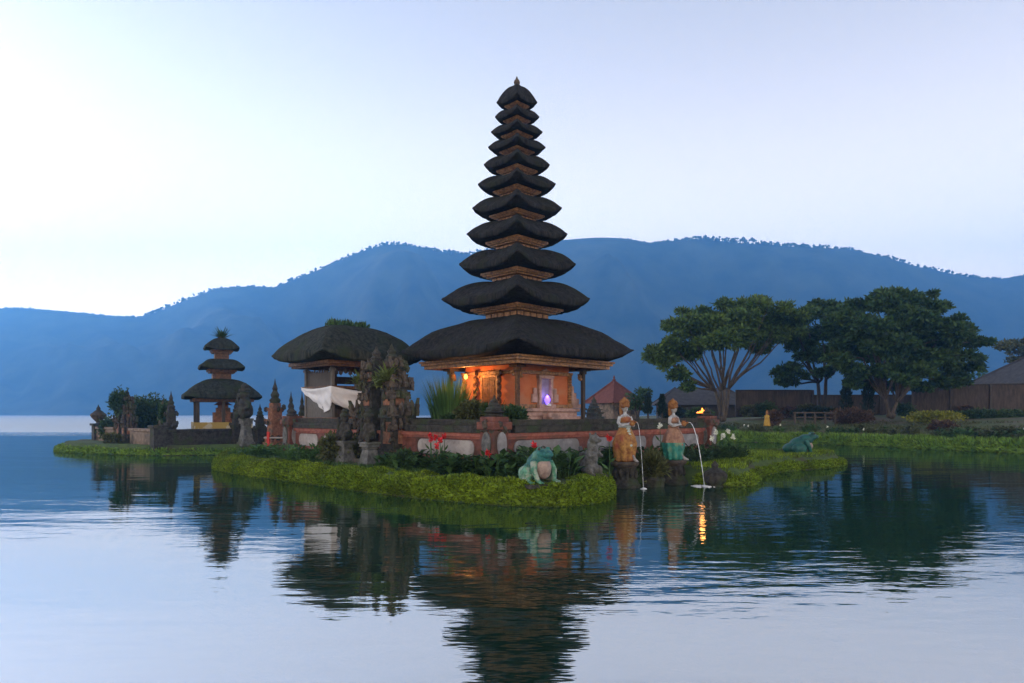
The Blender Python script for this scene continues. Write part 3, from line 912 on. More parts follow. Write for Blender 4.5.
stt = thing('stone_steps', 'worn grey stone steps leading up through the tall split gate', 'steps', (GX, GY, 0), GR)
for k in range(5): b.box((0, 1.35 - .27 * k, .36 + .105 * (k + 1) - .2), (1.9 if k < 2 else .5, .30, .21 + .19))
b.build('treads', M_STONE, stt, bevel=.012)

def fern(name, label, loc, n, l, m, cat='fern', group=None, arch=.7, seed=0, wd=.05):
    rnd = random.Random(seed)
    b = MB()
    for _ in range(n):
        a = rnd.uniform(0, 2 * pi)
        ll = l * rnd.uniform(.55, 1.1)
        el = rnd.uniform(.25, 1.35)
        p = Vector((rnd.uniform(-.06, .06), rnd.uniform(-.06, .06), 0))
        d = Vector((cos(a) * cos(el), sin(a) * cos(el), sin(el)))
        pts = [p.copy()]
        for k in range(5):
            p = p + d * ll / 5
            d = (d + Vector((0, 0, -arch * .3))).normalized()
            pts.append(p.copy())
        side = Vector((-sin(a), cos(a), 0))
        for k in range(5):
            w0 = wd * (1 - abs(k - 1.5) / 5)
            w1 = wd * (1 - abs(k - .5) / 5) * (0 if k == 4 else 1)
            q = len(b.v)
            b.v.extend([tuple(pts[k] - side * w0), tuple(pts[k] + side * w0), tuple(pts[k + 1] + side * w1), tuple(pts[k + 1] - side * w1)])
            b.f.append((q, q + 1, q + 2, q + 3)); b.m.append(0)
    return b.build(name, m, loc=loc, label=label, cat=cat, group=group)
p = gate_w(.95, .30); fern('fern', 'yellow green fern growing on the ledge of the far gate half', (p[0], p[1], 2.92), 60, .55, L_FERN, seed=3)
p = gate_w(-.60, .32); fern('fern', 'bushy fern on the high ledge of the gate half by the red wall', (p[0], p[1], 2.95), 110, .68, L_FERN, seed=4)
p = gate_w(-.30, .40); fern('fern', 'trailing tuft of fern beside the bushy one on the near gate half', (p[0], p[1], 2.80), 50, .50, L_FERN, seed=5)

def guardian(name, label, loc, rot, s=1.0, m_b=None, group=None, seed=0, slim=.86):
    """squat temple guardian on a flaring pedestal"""
    t = thing(name, label, 'statue', loc, rot, group)
    b = MB()
    for w_, z0, z1, tp in ((.62, 0, .10, 1), (.52, .10, .50, .62), (.36, .502, .56, 1), (.46, .562, .64, 1), (.52, .642, .70, 1)):
        b.box((0, 0, (z0 + z1) / 2 * s), (w_ * s * slim, w_ * s * slim, (z1 - z0) * s), taper=tp)
    b.build('pedestal', m_b or M_STONE_G, t, bevel=.01)
    f = MB()
    f.blob((0, 0, .90 * s), (.20 * s, .18 * s, .22 * s), 2, .15, seed=seed); f.blob((0, .02 * s, 1.08 * s), (.17 * s, .15 * s, .17 * s), 2, .1)
    f.blob((0, .04 * s, 1.30 * s), (.12 * s, .12 * s, .13 * s), 2, .1); f.blob((0, .15 * s, 1.27 * s), (.05 * s, .05 * s, .05 * s), 1)
    for q in (-1, 1):
        f.tube([(q * .17 * s, 0, 1.14 * s), (q * .25 * s, .05 * s, .98 * s), (q * .14 * s, .17 * s, .92 * s)], [.06 * s, .055 * s, .05 * s])
        f.tube([(q * .10 * s, 0, .84 * s), (q * .20 * s, .18 * s, .80 * s), (q * .16 * s, .16 * s, .70 * s)], [.09 * s, .08 * s, .07 * s])
        f.blob((q * .12 * s, .03 * s, 1.30 * s), (.03 * s, .04 * s, .07 * s), 1)
    f.tube([(.26 * s, .08 * s, .95 * s), (.27 * s, .06 * s, 1.35 * s)], [.035 * s, .055 * s])
    mesh_obj('figure', fuse(f, .022 * s, 1), M_STONE_D, t)
    c = MB(); c.lathe([(.14 * s, 1.38 * s), (.15 * s, 1.43 * s), (.09 * s, 1.47 * s), (.10 * s, 1.52 * s), (.03 * s, 1.60 * s)], (0, .03 * s, 0), 10); c.build('headdress', M_STONE_D, t)
    return t
p = gate_w(.62, .95); guardian('guardian_statue', 'mossy guardian statue on a grey pedestal at the left of the gate steps', (p[0], p[1], .44), GR, 1.08, seed=1, group='guardians of the split gate')
p = gate_w(-.66, .95); guardian('guardian_statue', 'mossy guardian statue on a grey pedestal at the right of the gate steps', (p[0], p[1], .44), GR, 1.08, seed=2, group='guardians of the split gate')

# ------------------------------------------------------------------ pavilion with the white cloth
PV = (-6.62, 27.55)
pav = thing('raised_pavilion', 'raised timber pavilion with a single thick thatched roof and a grassy ridge', 'pavilion', (PV[0], PV[1], 0), R45)
A_, B_ = 1.78, 1.55      # beam half sizes along the local axes
thatch(1.0 * sqrt(2), 4.0, 5.50, .30, .40, .30, ratio=(2.22, 2.0), seed=9, inner=.5, bulge=.50, n_lo=12, n_hi=4, top=.85).build('thatched_roof', M_THATCH_G, pav, smooth=True)
b = MB()
rnd = random.Random(8)
b.box((0, 0, 5.50), (1.25, .16, .14))
for k in range(7): b.blob(((k - 3) * .2, 0, 5.56 + (.10 if k in (0, 3, 6) else 0)), (.09, .07, .09 + (.06 if k in (0, 3, 6) else 0)), 1, .4, seed=k)
rd = b.build('roof_ridge', M_STONE_D, pav)
b = MB()
for k in range(900):
    b.leaf((rnd.uniform(-.85, .85), rnd.uniform(-.3, .3), 5.42 + rnd.uniform(-.06, .16)), (rnd.uniform(-.5, .5), rnd.uniform(-.5, .5), 1), .05, rnd.uniform(.1, .32))
b.build('ridge_grass', L_CANNA, rd)
b = MB(); ring(b, 1.0, .14, 3.88, 4.02, (A_, B_)); ring(b, 1.0, .10, 3.80, 3.877, (A_ - .08, B_ - .08)); b.build('eave_beam', M_WOOD_W, pav, bevel=.01)
AX, BX = 1.28, 1.0
for sx in (-1, 0, 1):
    for sy in (-1, 1):
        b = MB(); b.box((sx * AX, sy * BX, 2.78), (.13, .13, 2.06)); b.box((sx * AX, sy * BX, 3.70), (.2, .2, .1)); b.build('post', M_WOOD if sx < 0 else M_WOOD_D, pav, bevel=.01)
b = MB()
b.box((0, 0, 1.15), (2 * AX + .5, 2 * BX + .5, 1.4)); b.box((0, 0, 1.80), (2 * AX + .7, 2 * BX + .7, .12)); b.box((0, 0, .62), (2 * AX + .7, 2 * BX + .7, .4))
b.build('brick_base', M_BRICK, pav, bevel=.015)
b = MB()
b.box((-AX, 0, 2.42), (.06, 2 * BX - .14, 1.12)); b.box((0, BX, 2.42), (2 * AX - .14, .06, 1.12)); b.box((AX, 0, 2.42), (.06, 2 * BX - .14, 1.12))
b.build('board_wall', M_WOOD, pav)
b = MB(); b.box((0, -BX + .25, 2.42), (2 * AX - .14, .06, 1.12)); b.box((AX, 0, 3.35), (.06, 2 * BX - .14, .5)); b.box((0, BX, 3.4), (1.9, .06, .3)); b.build('shaded_wall', M_WOOD_D, pav)  # darker timber than the board wall, shade of this side put into the colour
b = MB(); ring(b, 1.0, .12, 2.98, 3.08, (AX + .14, BX + .14)); b.build('floor_rail', M_WOOD_W, pav)
b = MB()
for q in range(9): b.blob((-AX + .02, -.8 + q * .2, 3.66 - .05 * (q % 2)), (.04, .09, .10), 1, .4, seed=q)
for q in range(12): b.blob((-1.1 + q * .2, -BX + .02, 3.66 - .05 * (q % 2)), (.09, .04, .12), 1, .4, seed=q)
b.build('hanging_valance', M_WOOD_D, pav)
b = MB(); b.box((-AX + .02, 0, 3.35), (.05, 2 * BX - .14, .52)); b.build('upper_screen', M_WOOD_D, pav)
# draped cloth: one sheet running round the two visible faces, tied at the posts
def drape():
    mb = MB()
    path, L = [], 0
    o = .17
    pts = [(-AX - o, BX + .12), (-AX - o, -BX - o), (AX + .3, -BX - o)]
    NU, NV = 90, 12
    l1 = BX + .12 + BX + o; l2 = AX + .3 + AX + o
    for i in range(NU + 1):
        d = (l1 + l2) * i / NU
        if d <= l1: x, y, nx, ny, u = pts[0][0], pts[0][1] - d, -1, 0, d / l1
        else: x, y, nx, ny, u = pts[1][0] + (d - l1), pts[1][1], 0, -1, (d - l1) / l2
        # gathered at the near post: a short swag on the left side, a long one sinking to the right
        sag = 4 * u * (1 - u)
        if d <= l1: top, low = 3.06 - .08 * sag, 2.86 - .80 * min(1, u / .74) ** 1.1 + .30 * max(0, (u - .74) / .26) ** 1.5
        else: top, low = 3.06 - .10 * sag - .16 * u, 2.46 - .42 * min(1, u / .5) ** .9 - .16 * u + .10 * max(0, u - .8)
        for j in range(NV + 1):
            v = j / NV
            f_ = .045 * sin(v * 11 + u * 5 - 2) * sin(pi * min(1, u * 1.02)) + .05 * sin(u * 30 - v * 9) * v - .10 * v
            mb.v.append((x + nx * (f_ + .02), y + ny * (f_ + .02), top + (low - top) * v))
    for i in range(NU):
        for j in range(NV):
            a = i * (NV + 1) + j
            mb.f.append((a, a + 1, a + NV + 2, a + NV + 1)); mb.m.append(0)
    o_ = mb.build('draped_cloth', M_CLOTH, smooth=True, loc=(PV[0], PV[1], 0), label='long white cloth draped and tied round the raised pavilion', cat='cloth')
    o_.rotation_euler = (0, 0, R45)
    s_ = o_.modifiers.new('thickness', 'SOLIDIFY'); s_.thickness = .012
drape()

# ------------------------------------------------------------------ islet: three-tiered shrine, compound wall, small stone gate
M3 = (-16.05, 37.7)
m3 = thing('small_meru', 'small open shrine with three stacked thatched roofs on the left islet', 'pagoda', (M3[0], M3[1], 0), radians(28))
T3 = [(2.48, 2.80, .30), (1.46, 4.42, .24), (1.12, 5.50, .24)]
for i, (m, zl, th) in enumerate(T3):
    nxt = T3[i + 1] if i < 2 else None
    zt = (3.92, 5.02, 6.20)[i]
    thatch(m * 1.04, zl, zt, nxt[0] * .5 if nxt else .12, th, .14, seed=20 + i, bulge=.62, n_lo=12, n_hi=5).build('thatched_roof', M_THATCH_G, m3, smooth=True)
    c = MB()
    a = m / sqrt(2)
    if i == 0:
        ring(c, a * .86, .14, zl - .14, zl + .02); c.build('eave_beam', M_WOOD_W, m3)
    else:
        ring(c, a * .70, .10, zl - .10, zl + .01); ring(c, a * .62, .1, zl - .18, zl - .103); c.build('eave_beam', M_WOOD_W, m3)
        d = MB(); d.box((0, 0, zl - .45), (a * .90, a * .90, .9)); d.build('tier_body', M_WOOD_W, m3)
fern('roof_plant', 'leaning tuft of green plant sprouting from the top of the three-roofed shrine', (M3[0] + .02, M3[1], 6.15), 70, .75, L_BUSH_G, 'plant', arch=.1, seed=2, wd=.05)
b = MB(); b.lathe([(.14, 6.15), (.18, 6.22), (.1, 6.3), (.05, 6.45)], n=8); b.build('roof_finial', M_STONE, m3)
ps = 1.25
for sx, sy in ((-1, -1), (1, -1), (-1, 1), (1, 1), (0, -1), (-1, 0)):
    b = MB(); b.box((sx * ps, sy * ps, 1.98), (.16, .16, 1.86)); b.box((sx * ps, sy * ps, 2.80), (.32, .32, .14)); b.build('post', M_WOOD_D, m3)
b = MB(); b.box((0, 0, .72), (3.1, 3.1, .72)); b.box((0, 0, 1.12), (3.3, 3.3, .1)); b.build('stone_base', M_STONE, m3)
b = MB(); b.box((.1, .2, 1.62), (1.0, 1.0, .95)); b.box((.1, .2, 2.22), (.7, .7, .25)); b.lathe([(.5, 2.5), (.3, 2.62), (.06, 2.8)], (.1, .2, 0), 8); b.box((.1, .2, 2.42), (.5, .5, .2)); b.build('altar', M_BRICK, m3)
b = MB()
b.box((-.0, -1.42, 1.36), (2.9, .06, .40)); b.box((-1.42, 0, 1.36), (.06, 2.7, .40))
b.build('cloth_skirt', M_YELLOW_CLOTH, m3)

WA, WB, WC = (-24.6, 40.6), (-17.2, 33.2), (-10.6, 39.8)
cw_ = thing('compound_wall', 'low brick wall enclosing the three-roofed shrine, coloured brown on its lit side and dark on its shaded side', 'wall', (0, 0, 0))
def wall_run(a, b_, m, name, z0, z1, th, parent, cap=None, zc=.14):
    dx, dy = b_[0] - a[0], b_[1] - a[1]
    L = hypot(dx, dy)
    r = atan2(dy, dx)
    mb = MB(); mb.box(((a[0] + b_[0]) / 2, (a[1] + b_[1]) / 2, (z0 + z1) / 2), (L - th, th, z1 - z0), r)
    w1 = mb.build(name, m, parent)
    mb = MB(); mb.box(((a[0] + b_[0]) / 2, (a[1] + b_[1]) / 2, z1 + zc / 2 + .002), (L - th * .6, th + .16, zc), r)
    mb.box(((a[0] + b_[0]) / 2, (a[1] + b_[1]) / 2, z0 + .12), (L - th * .7, th + .12, .24), r)
    mb.build('coping', cap or m, w1, bevel=.02)
wall_run(WA, (-21.75, 37.75), M_BROWN_WALL, 'wall_run', .2, 1.12, .34, cw_, M_BROWN_WALL)
wall_run((-20.05, 36.05), WB, M_BROWN_WALL, 'wall_run', .2, 1.12, .34, cw_, M_BROWN_WALL)
wall_run(WB, WC, M_STONE_D, 'wall_run', .2, 1.10, .34, cw_, M_STONE_D)  # same wall: the darker stone puts this face's shade into its colour
for x, y in (WA, WB, WC):
    b = MB(); b.box((x, y, .74), (.58, .58, 1.16), R45); b.box((x, y, 1.38), (.74, .74, .13), R45); b.build('corner_post', M_STONE_D, cw_)
u = thing('stone_urn', 'round stone urn with a pointed lid on the outer end of the islet wall', 'urn', (WA[0], WA[1], 1.445))
b = MB(); b.lathe([(.16, 0), (.10, .06), (.20, .16), (.36, .34), (.44, .50), (.36, .60), (.28, .64)], n=14); b.build('bowl', M_STONE, u)
b = MB(); b.lathe([(.30, .64), (.22, .72), (.10, .80), (.12, .88), (.04, 1.02), (.01, 1.12)], n=10); b.build('lid', M_STONE_D, u)
gx, gy = -20.9, 36.9
gr = radians(135)
def ig(x, y): return (gx + x * cos(gr) - y * sin(gr), gy + x * sin(gr) + y * cos(gr))
p = ig(.2, 0); half_gate('islet_gate_half', 'leaf-grown stone gate half on the islet nearer the urn', (p[0], p[1], .40), gr, .80, False, 'small split gate of the islet', 11)
p = ig(-.2, 0); half_gate('islet_gate_half', 'leaf-grown stone gate half on the islet nearer the three-roofed shrine', (p[0], p[1], .40), gr, .80, True, 'small split gate of the islet', 12)

def pillar_shrine(name, label, loc, h, wd, m, m2=None, rot=R45, group=None, seed=0, spire=.32):
    wd *= .80
    """tiered stone shrine tower"""
    t = thing(name, label, 'stone shrine', loc, rot, group)
    rnd = random.Random(seed)
    b, z = MB(), 0.0
    spec = [(1.25, .07), (1.05, .10), (.80, .20), (1.0, .05), (1.1, .04), (.72, .14), (.92, .05), (.60, .08)]
    tot = sum(q for _, q in spec)
    hh = h * (1 - spire)
    for w_, q in spec:
        dz = q / tot * hh
        b.box((0, 0, z + dz / 2), (w_ * wd, w_ * wd, dz - .002)); z += dz
    c = MB()
    c.lathe([(.34 * wd, z), (.42 * wd, z + h * spire * .12), (.26 * wd, z + h * spire * .22), (.32 * wd, z + h * spire * .34), (.16 * wd, z + h * spire * .5), (.20 * wd, z + h * spire * .6), (.07 * wd, z + h * spire * .8), (.01, h)], n=8)
    c.build('spire', m2 or m, t)
    o = b
    for k in range(14):
        a = rnd.choice((0, pi / 2, pi, 1.5 * pi)) + pi / 4 * (k % 2)
        r = wd * (.62 if k % 2 == 0 else .75)
        zz = hh * rnd.choice((.2, .55, .62, .85, .9))
        o.blob((r * cos(a) * .85, r * sin(a) * .85, zz), (wd * .14, wd * .14, h * .045), 1, .8, 2.0, 1, seed=rnd.uniform(0, 30))
    o.build('tiered_body', [m, m2 or m], t)
    return t
pillar_shrine('stone_shrine', 'narrow dark stone shrine tower behind the islet wall corner, the taller of two', (PX(171, 34.2), 34.2, .4), 2.75, .62, M_STONE_D, seed=3)
pillar_shrine('stone_shrine', 'leafy stone shrine tower left of its taller dark neighbour by the islet wall corner', (PX(163, 34.9), 34.9, .4), 2.4, .60, M_STONE, seed=4)
guardian('guardian_statue', 'tall guardian statue on a pale grey pedestal in front of the islet wall', (PX(246, 33.9), 33.9, .42), GR, 1.95, seed=7, slim=.55)
pillar_shrine('stone_shrine', 'dark mossy stone pillar just behind the tall islet guardian', (PX(236.5, 35.6), 35.6, .42), 2.5, .62, M_STONE_D, seed=6)
pillar_shrine('stone_shrine', 'short dark pointed shrine between the islet guardian and the brick tower', (PX(260, 35.5), 35.5, .42), 2.1, .62, M_STONE_D, seed=7)
pillar_shrine('stone_shrine', 'tall reddish brick shrine tower with a mossy spire beside the islet', (PX(275, 33.8), 33.8, .40), 3.35, .86, M_BRICK, M_STONE_D, seed=8, spire=.36)
pillar_shrine('stone_shrine', 'slim grey-green shrine tower between the brick tower and the pavilion', (PX(291, 33.5), 33.5, .40), 2.7, .62, M_STONE_D, M_STONE_D, seed=9, spire=.40)
pillar_shrine('stone_shrine', 'slim shrine tower with pinkish base right beside the pavilion cloth', (PX(302, 31.0), 31.0, .40), 2.6, .52, M_PINK, M_STONE_D, seed=10, spire=.42)
r_ = thing('red_railing', 'low railing with a pale rail and red cloth-wrapped posts left of the pavilion', 'railing', (PX(284, 27.2), 27.2, .45))
for x in (-.62, .30, .62):
    b = MB(); b.box((x, 0, .42), (.10, .10, .84)); b.build('post', M_REDCLOTH, r_)
b = MB(); b.tube([(-.8, 0, .60), (.7, 0, .60)], .035, 8); b.build('rail', M_PANEL, r_)

# ------------------------------------------------------------------ fountain statues
M_SKIN = mat('white_painted_stone', (0.24, 0.24, 0.25), (0.44, 0.44, 0.45), scale=9, rough=.7, c3=(0.16, 0.14, 0.13), s3=4)
M_GILT = mat('worn_gold_and_ochre_paint', (0.15, 0.05, 0.014), (0.36, 0.19, 0.05), scale=9, rough=.6, bump=.5, c3=(0.20, 0.045, 0.02), s3=3)
M_TEAL = mat('worn_teal_and_pink_paint', (0.012, 0.10, 0.085), (0.035, 0.22, 0.17), scale=7, rough=.55, bump=.4, c3=(0.14, 0.20, 0.12), s3=4)
M_ROSE = mat('worn_rose_paint', (0.16, 0.075, 0.05), (0.30, 0.17, 0.11), scale=7, rough=.6, bump=.4)
M_BLUE = mat('pale_blue_sash', (0.22, 0.34, 0.42), (0.45, 0.48, 0.40), scale=8)
M_HAIR = mat('red_brown_headdress', (0.12, 0.045, 0.018), (0.26, 0.12, 0.04), scale=9, bump=.5)
M_JET = bpy.data.materials.new('falling_water')
M_JET.use_nodes = True
q = M_JET.node_tree.nodes['Principled BSDF']
q.inputs['Base Color'].default_value = (.85, .9, .95, 1); q.inputs['Roughness'].default_value = .12; q.inputs['Transmission Weight'].default_value = .35; q.inputs['IOR'].default_value = 1.33
def lady(label, loc, rot, m_low, m_up, sash):
    t = thing('fountain_statue', label, 'statue', loc, rot)
    g = MB()      # flared gown with folds
    prof = [(.24, .0), (.29, .04), (.27, .16), (.31, .32), (.335, .50), (.29, .68), (.20, .86), (.155, .95)]
    N = 48
    for r, z in prof:
        for k in range(N):
            a = 2 * pi * k / N
            f_ = 1 + (.11 * sin(a * 8 + z * 4) + .06 * sin(a * 15 + z * 9)) * min(1, (1.0 - z) * 1.3)
            g.v.append((r * f_ * cos(a), r * f_ * sin(a) * .9, z))
    for i in range(len(prof) - 1):
        for k in range(N):
            k2 = (k + 1) % N
            g.f.append((i * N + k, i * N + k2, (i + 1) * N + k2, (i + 1) * N + k)); g.m.append(1 if i >= 4 else 0)
    g.f.append(tuple(range(N - 1, -1, -1))); g.m.append(0)
    g.f.append(tuple((len(prof) - 1) * N + k for k in range(N))); g.m.append(1)
    g.build('gown', [m_low, m_up], t, smooth=True)
    b = MB()      # body: torso, neck, head, arms, one bare foot
    b.lathe([(.10, .90), (.150, .95), (.135, 1.02), (.16, 1.12), (.175, 1.20), (.12, 1.27), (.055, 1.30), (.05, 1.37)], n=16, sy=.72)
    b.blob((.0, -.01, 1.46), (.082, .095, .115), 2); b.blob((0, -.10, 1.45), (.018, .03, .022), 1); b.blob((0, -.085, 1.40), (.03, .02, .015), 1)
    for q_ in (-1, 1):
        b.blob((q_ * .035, -.088, 1.475), (.016, .014, .010), 1)
        b.blob((q_ * .085, .0, 1.45), (.018, .025, .04), 1)
        b.tube([(q_ * .165, 0, 1.22), (q_ * .225, -.02, 1.06), (q_ * .20, -.12, .98), (q_ * .09, -.26, 1.02)], [.058, .050, .044, .032], 10)
        b.blob((q_ * .075, -.285, 1.02), (.035, .045, .030), 2)
        for f_ in range(4): b.tube([(q_ * .06, -.30, 1.045 - .02 * f_), (q_ * .02, -.335, 1.045 - .02 * f_), (-q_ * .005, -.33, 1.03 - .02 * f_)], [.012, .012, .010], 6)
        b.tube([(q_ * .07, -.27, 1.05), (q_ * .045, -.29, 1.085)], [.014, .011], 6)
    ft = MB(); ft.tube([(.14, -.10, .20), (.15, -.20, .08), (.15, -.32, .03), (.15, -.40, .015)], [.07, .055, .04, .02], 8); ft.build('foot', M_SKIN, t, smooth=True)
    mesh_obj('body', fuse(b, .012, 2), M_SKIN, t)
    c = MB(); c.lathe([(.10, 1.46), (.135, 1.50), (.15, 1.55), (.13, 1.59), (.155, 1.62), (.11, 1.67), (.115, 1.69), (.05, 1.73), (.015, 1.77)], (0, .02, 0), 14)
    for k in range(9): c.blob((.115 * cos(k * .7), .02 + .115 * sin(k * .7), 1.62), (.03, .03, .05), 1, .4, seed=k)
    c.blob((0, .085, 1.40), (.125, .06, .19), 2, .3)
    c.build('crown_and_hair', M_HAIR, t, smooth=True)
    s_ = MB()
    s_.lathe([(.172, .93), (.185, .96), (.172, 1.0)], n=20, sy=.85)
    s_.plate([(-.07, .30), (.07, .30), (.10, .70), (.06, .94), (-.06, .94), (-.09, .68)], 0, .03, (0, -.155, 0), (1, 0, 0), Vector((0, -1, .16)).normalized(), Vector((0, -.32, 1)).normalized()) if False else None
    for k in range(7):
        z = .90 - k * .075
        s_.blob((0, -.16 - .022 * k, z), (.07 - .003 * k, .04, .045), 1, .3, seed=k)
    s_.build('sash', sash, t, smooth=True)
    ch = MB(); ch.lathe([(.165, 1.06), (.185, 1.12), (.19, 1.18), (.13, 1.25)], n=18, sy=.74); ch.build('breast_cloth', m_up, t, smooth=True)
    v = MB(); v.lathe([(.03, -.06), (.075, -.02), (.08, .03), (.045, .07), (.065, .10)], (0, -.345, 1.03), 12); v.tube([(.0, -.38, 1.06), (.05, -.47, 1.08)], [.03, .022], 8); v.build('water_vessel', M_GILT, t, smooth=True)
    return t
def pedestal(label, x, y, h, r):
    t = thing('fountain_pedestal', label, 'pedestal', (x, y, 0))
    b = MB(); b.lathe([(r * 1.22, -.5), (r * 1.22, .06), (r * 1.05, .10), (r * 1.0, .16), (r * .86, .22)], n=16); b.build('foot', M_STONE_D, t)
    b = MB(); b.lathe([(r * .84, .22), (r * .80, h * .5), (r * .86, h * .78)], n=16)
    for k in range(12):
        a = k * pi / 6
        b.blob((r * .84 * cos(a), r * .84 * sin(a), h * .52), (.07, .07, .15), 1, .8, 2, seed=k + x)
    b.build('carved_drum', M_STONE_D, t)
    b = MB(); b.lathe([(r * .86, h * .78), (r * 1.06, h * .86), (r * 1.12, h * .93), (r * 1.0, h)], n=18); b.build('lotus_rim', M_STONE, t)
def jet(label, pts, r, foam=None):
    t = thing('water_jet', label, 'water jet', pts[0])
    o = Vector(pts[0])
    rnd = random.Random(3)
    fine = []
    for i in range(len(pts) - 1):
        for k in range(6):
            fine.append(Vector(pts[i]).lerp(Vector(pts[i + 1]), k / 6) - o)
    fine.append(Vector(pts[-1]) - o)
    b = MB(); b.tube(fine, [r * (1 + .35 * rnd.uniform(-1, 1)) * (.8 + .5 * i / len(fine)) for i in range(len(fine))], 6)
    b.build('stream', M_JET, t, smooth=True)
    if foam:
        f_ = MB()
        for k in range(60):
            a, q_ = rnd.uniform(0, 2 * pi), rnd.random() ** .6
            f_.blob((pts[-1][0] - o.x + foam * q_ * cos(a), pts[-1][1] - o.y + foam * .9 * q_ * sin(a), -o.z + .004 + .012 * (1 - q_)), (.05, .05, .012 + .018 * (1 - q_)), 1, .3, seed=k)
        f_.build('splash', M_CLOTH, t, smooth=True)
def parab(x0, y0, z0, dx, dy, z1, n=8, vz=.12):
    return [(x0 + dx * i / n, y0 + dy * i / n, z0 + vz * (i / n) * 2 * (1 - i / n) + (z1 - z0) * (i / n) ** 2) for i in range(n + 1)]
A1 = (3.10, 18.75); A2 = (4.66, 19.7)
pedestal('round carved dark pedestal in the water under the golden-skirted fountain statue', A1[0], A1[1], .70, .36)
pedestal('round carved dark pedestal in the water under the teal-skirted fountain statue', A2[0], A2[1], .68, .34)
lady('fountain statue of a crowned woman in a wide golden skirt pouring water', (A1[0], A1[1], .70), radians(25), M_GILT, M_GILT, M_BLUE)
lady('fountain statue of a crowned woman in a teal skirt and rose top pouring water', (A2[0], A2[1], .68), radians(42), M_TEAL, M_ROSE, M_ROSE)
def rotp(a, r, x, y): return (a[0] + x * cos(r) - y * sin(r), a[1] + x * sin(r) + y * cos(r))
v1 = rotp(A1, radians(25), .05, -.47); v2 = rotp(A2, radians(42), .05, -.47)
jet('thin arc of water poured by the golden-skirted statue', parab(v1[0], v1[1], 1.78, .16, -.16, .0), .0045, .05)
jet('long arc of water poured by the teal-skirted statue into a white splash', parab(v2[0], v2[1], 1.76, .30, -.55, .0), .008, .36)

# ------------------------------------------------------------------ frogs and the grey animal statue
def ramp_mat(name, stops, axis=2, noise_amt=.25, rough=.5, scale=6):
    """patches of paint along one axis of the object, with worn edges"""
    m = bpy.data.materials.new(name)
    m.use_nodes = True
    t = m.node_tree
    b_ = t.nodes['Principled BSDF']; b_.inputs['Roughness'].default_value = rough
    tc = t.nodes.new('ShaderNodeTexCoord'); sp = t.nodes.new('ShaderNodeSeparateXYZ'); t.links.new(tc.outputs['Object'], sp.inputs[0])
    nz = t.nodes.new('ShaderNodeTexNoise'); nz.inputs['Scale'].default_value = scale; nz.inputs['Detail'].default_value = 6; t.links.new(tc.outputs['Object'], nz.inputs[0])
    ma = t.nodes.new('ShaderNodeMath'); ma.operation = 'MULTIPLY_ADD'; ma.inputs[1].default_value = noise_amt
    t.links.new(nz.outputs[0], ma.inputs[0]); t.links.new(sp.outputs[axis], ma.inputs[2])
    cr = t.nodes.new('ShaderNodeValToRGB'); e = cr.color_ramp.elements
    e[0].position, e[0].color = stops[0][0], stops[0][1] + (1,)
    e[1].position, e[1].color = stops[-1][0], stops[-1][1] + (1,)
    for pz, c in stops[1:-1]:
        n_ = e.new(pz); n_.color = c + (1,)
    t.links.new(ma.outputs[0], cr.inputs[0]); t.links.new(cr.outputs[0], b_.inputs['Base Color'])
    bp = t.nodes.new('ShaderNodeBump'); bp.inputs['Strength'].default_value = .4; bp.inputs['Distance'].default_value = .02
    t.links.new(nz.outputs[0], bp.inputs['Height']); t.links.new(bp.outputs[0], b_.inputs['Normal'])
    return m
M_FROG = mat('worn_teal_frog_paint', (0.010, 0.060, 0.066), (0.028, 0.16, 0.14), scale=7, rough=.6, bump=.8, c3=(0.10, 0.22, 0.15), s3=4.0)
M_FROG_LEG = mat('pale_green_frog_paint', (0.03, 0.13, 0.085), (0.12, 0.30, 0.18), scale=7, rough=.6, bump=.8, c3=(0.28, 0.31, 0.25), s3=5)
M_FROG_BELLY = mat('faded_pink_frog_belly', (0.15, 0.10, 0.09), (0.32, 0.24, 0.20), scale=4, rough=.6, bump=.4, c3=(0.20, 0.15, 0.13), s3=3)
M_FROG_D = mat('dark_teal_frog_paint', (0.006, 0.042, 0.040), (0.016, 0.10, 0.085), scale=4, rough=.5, bump=.5)
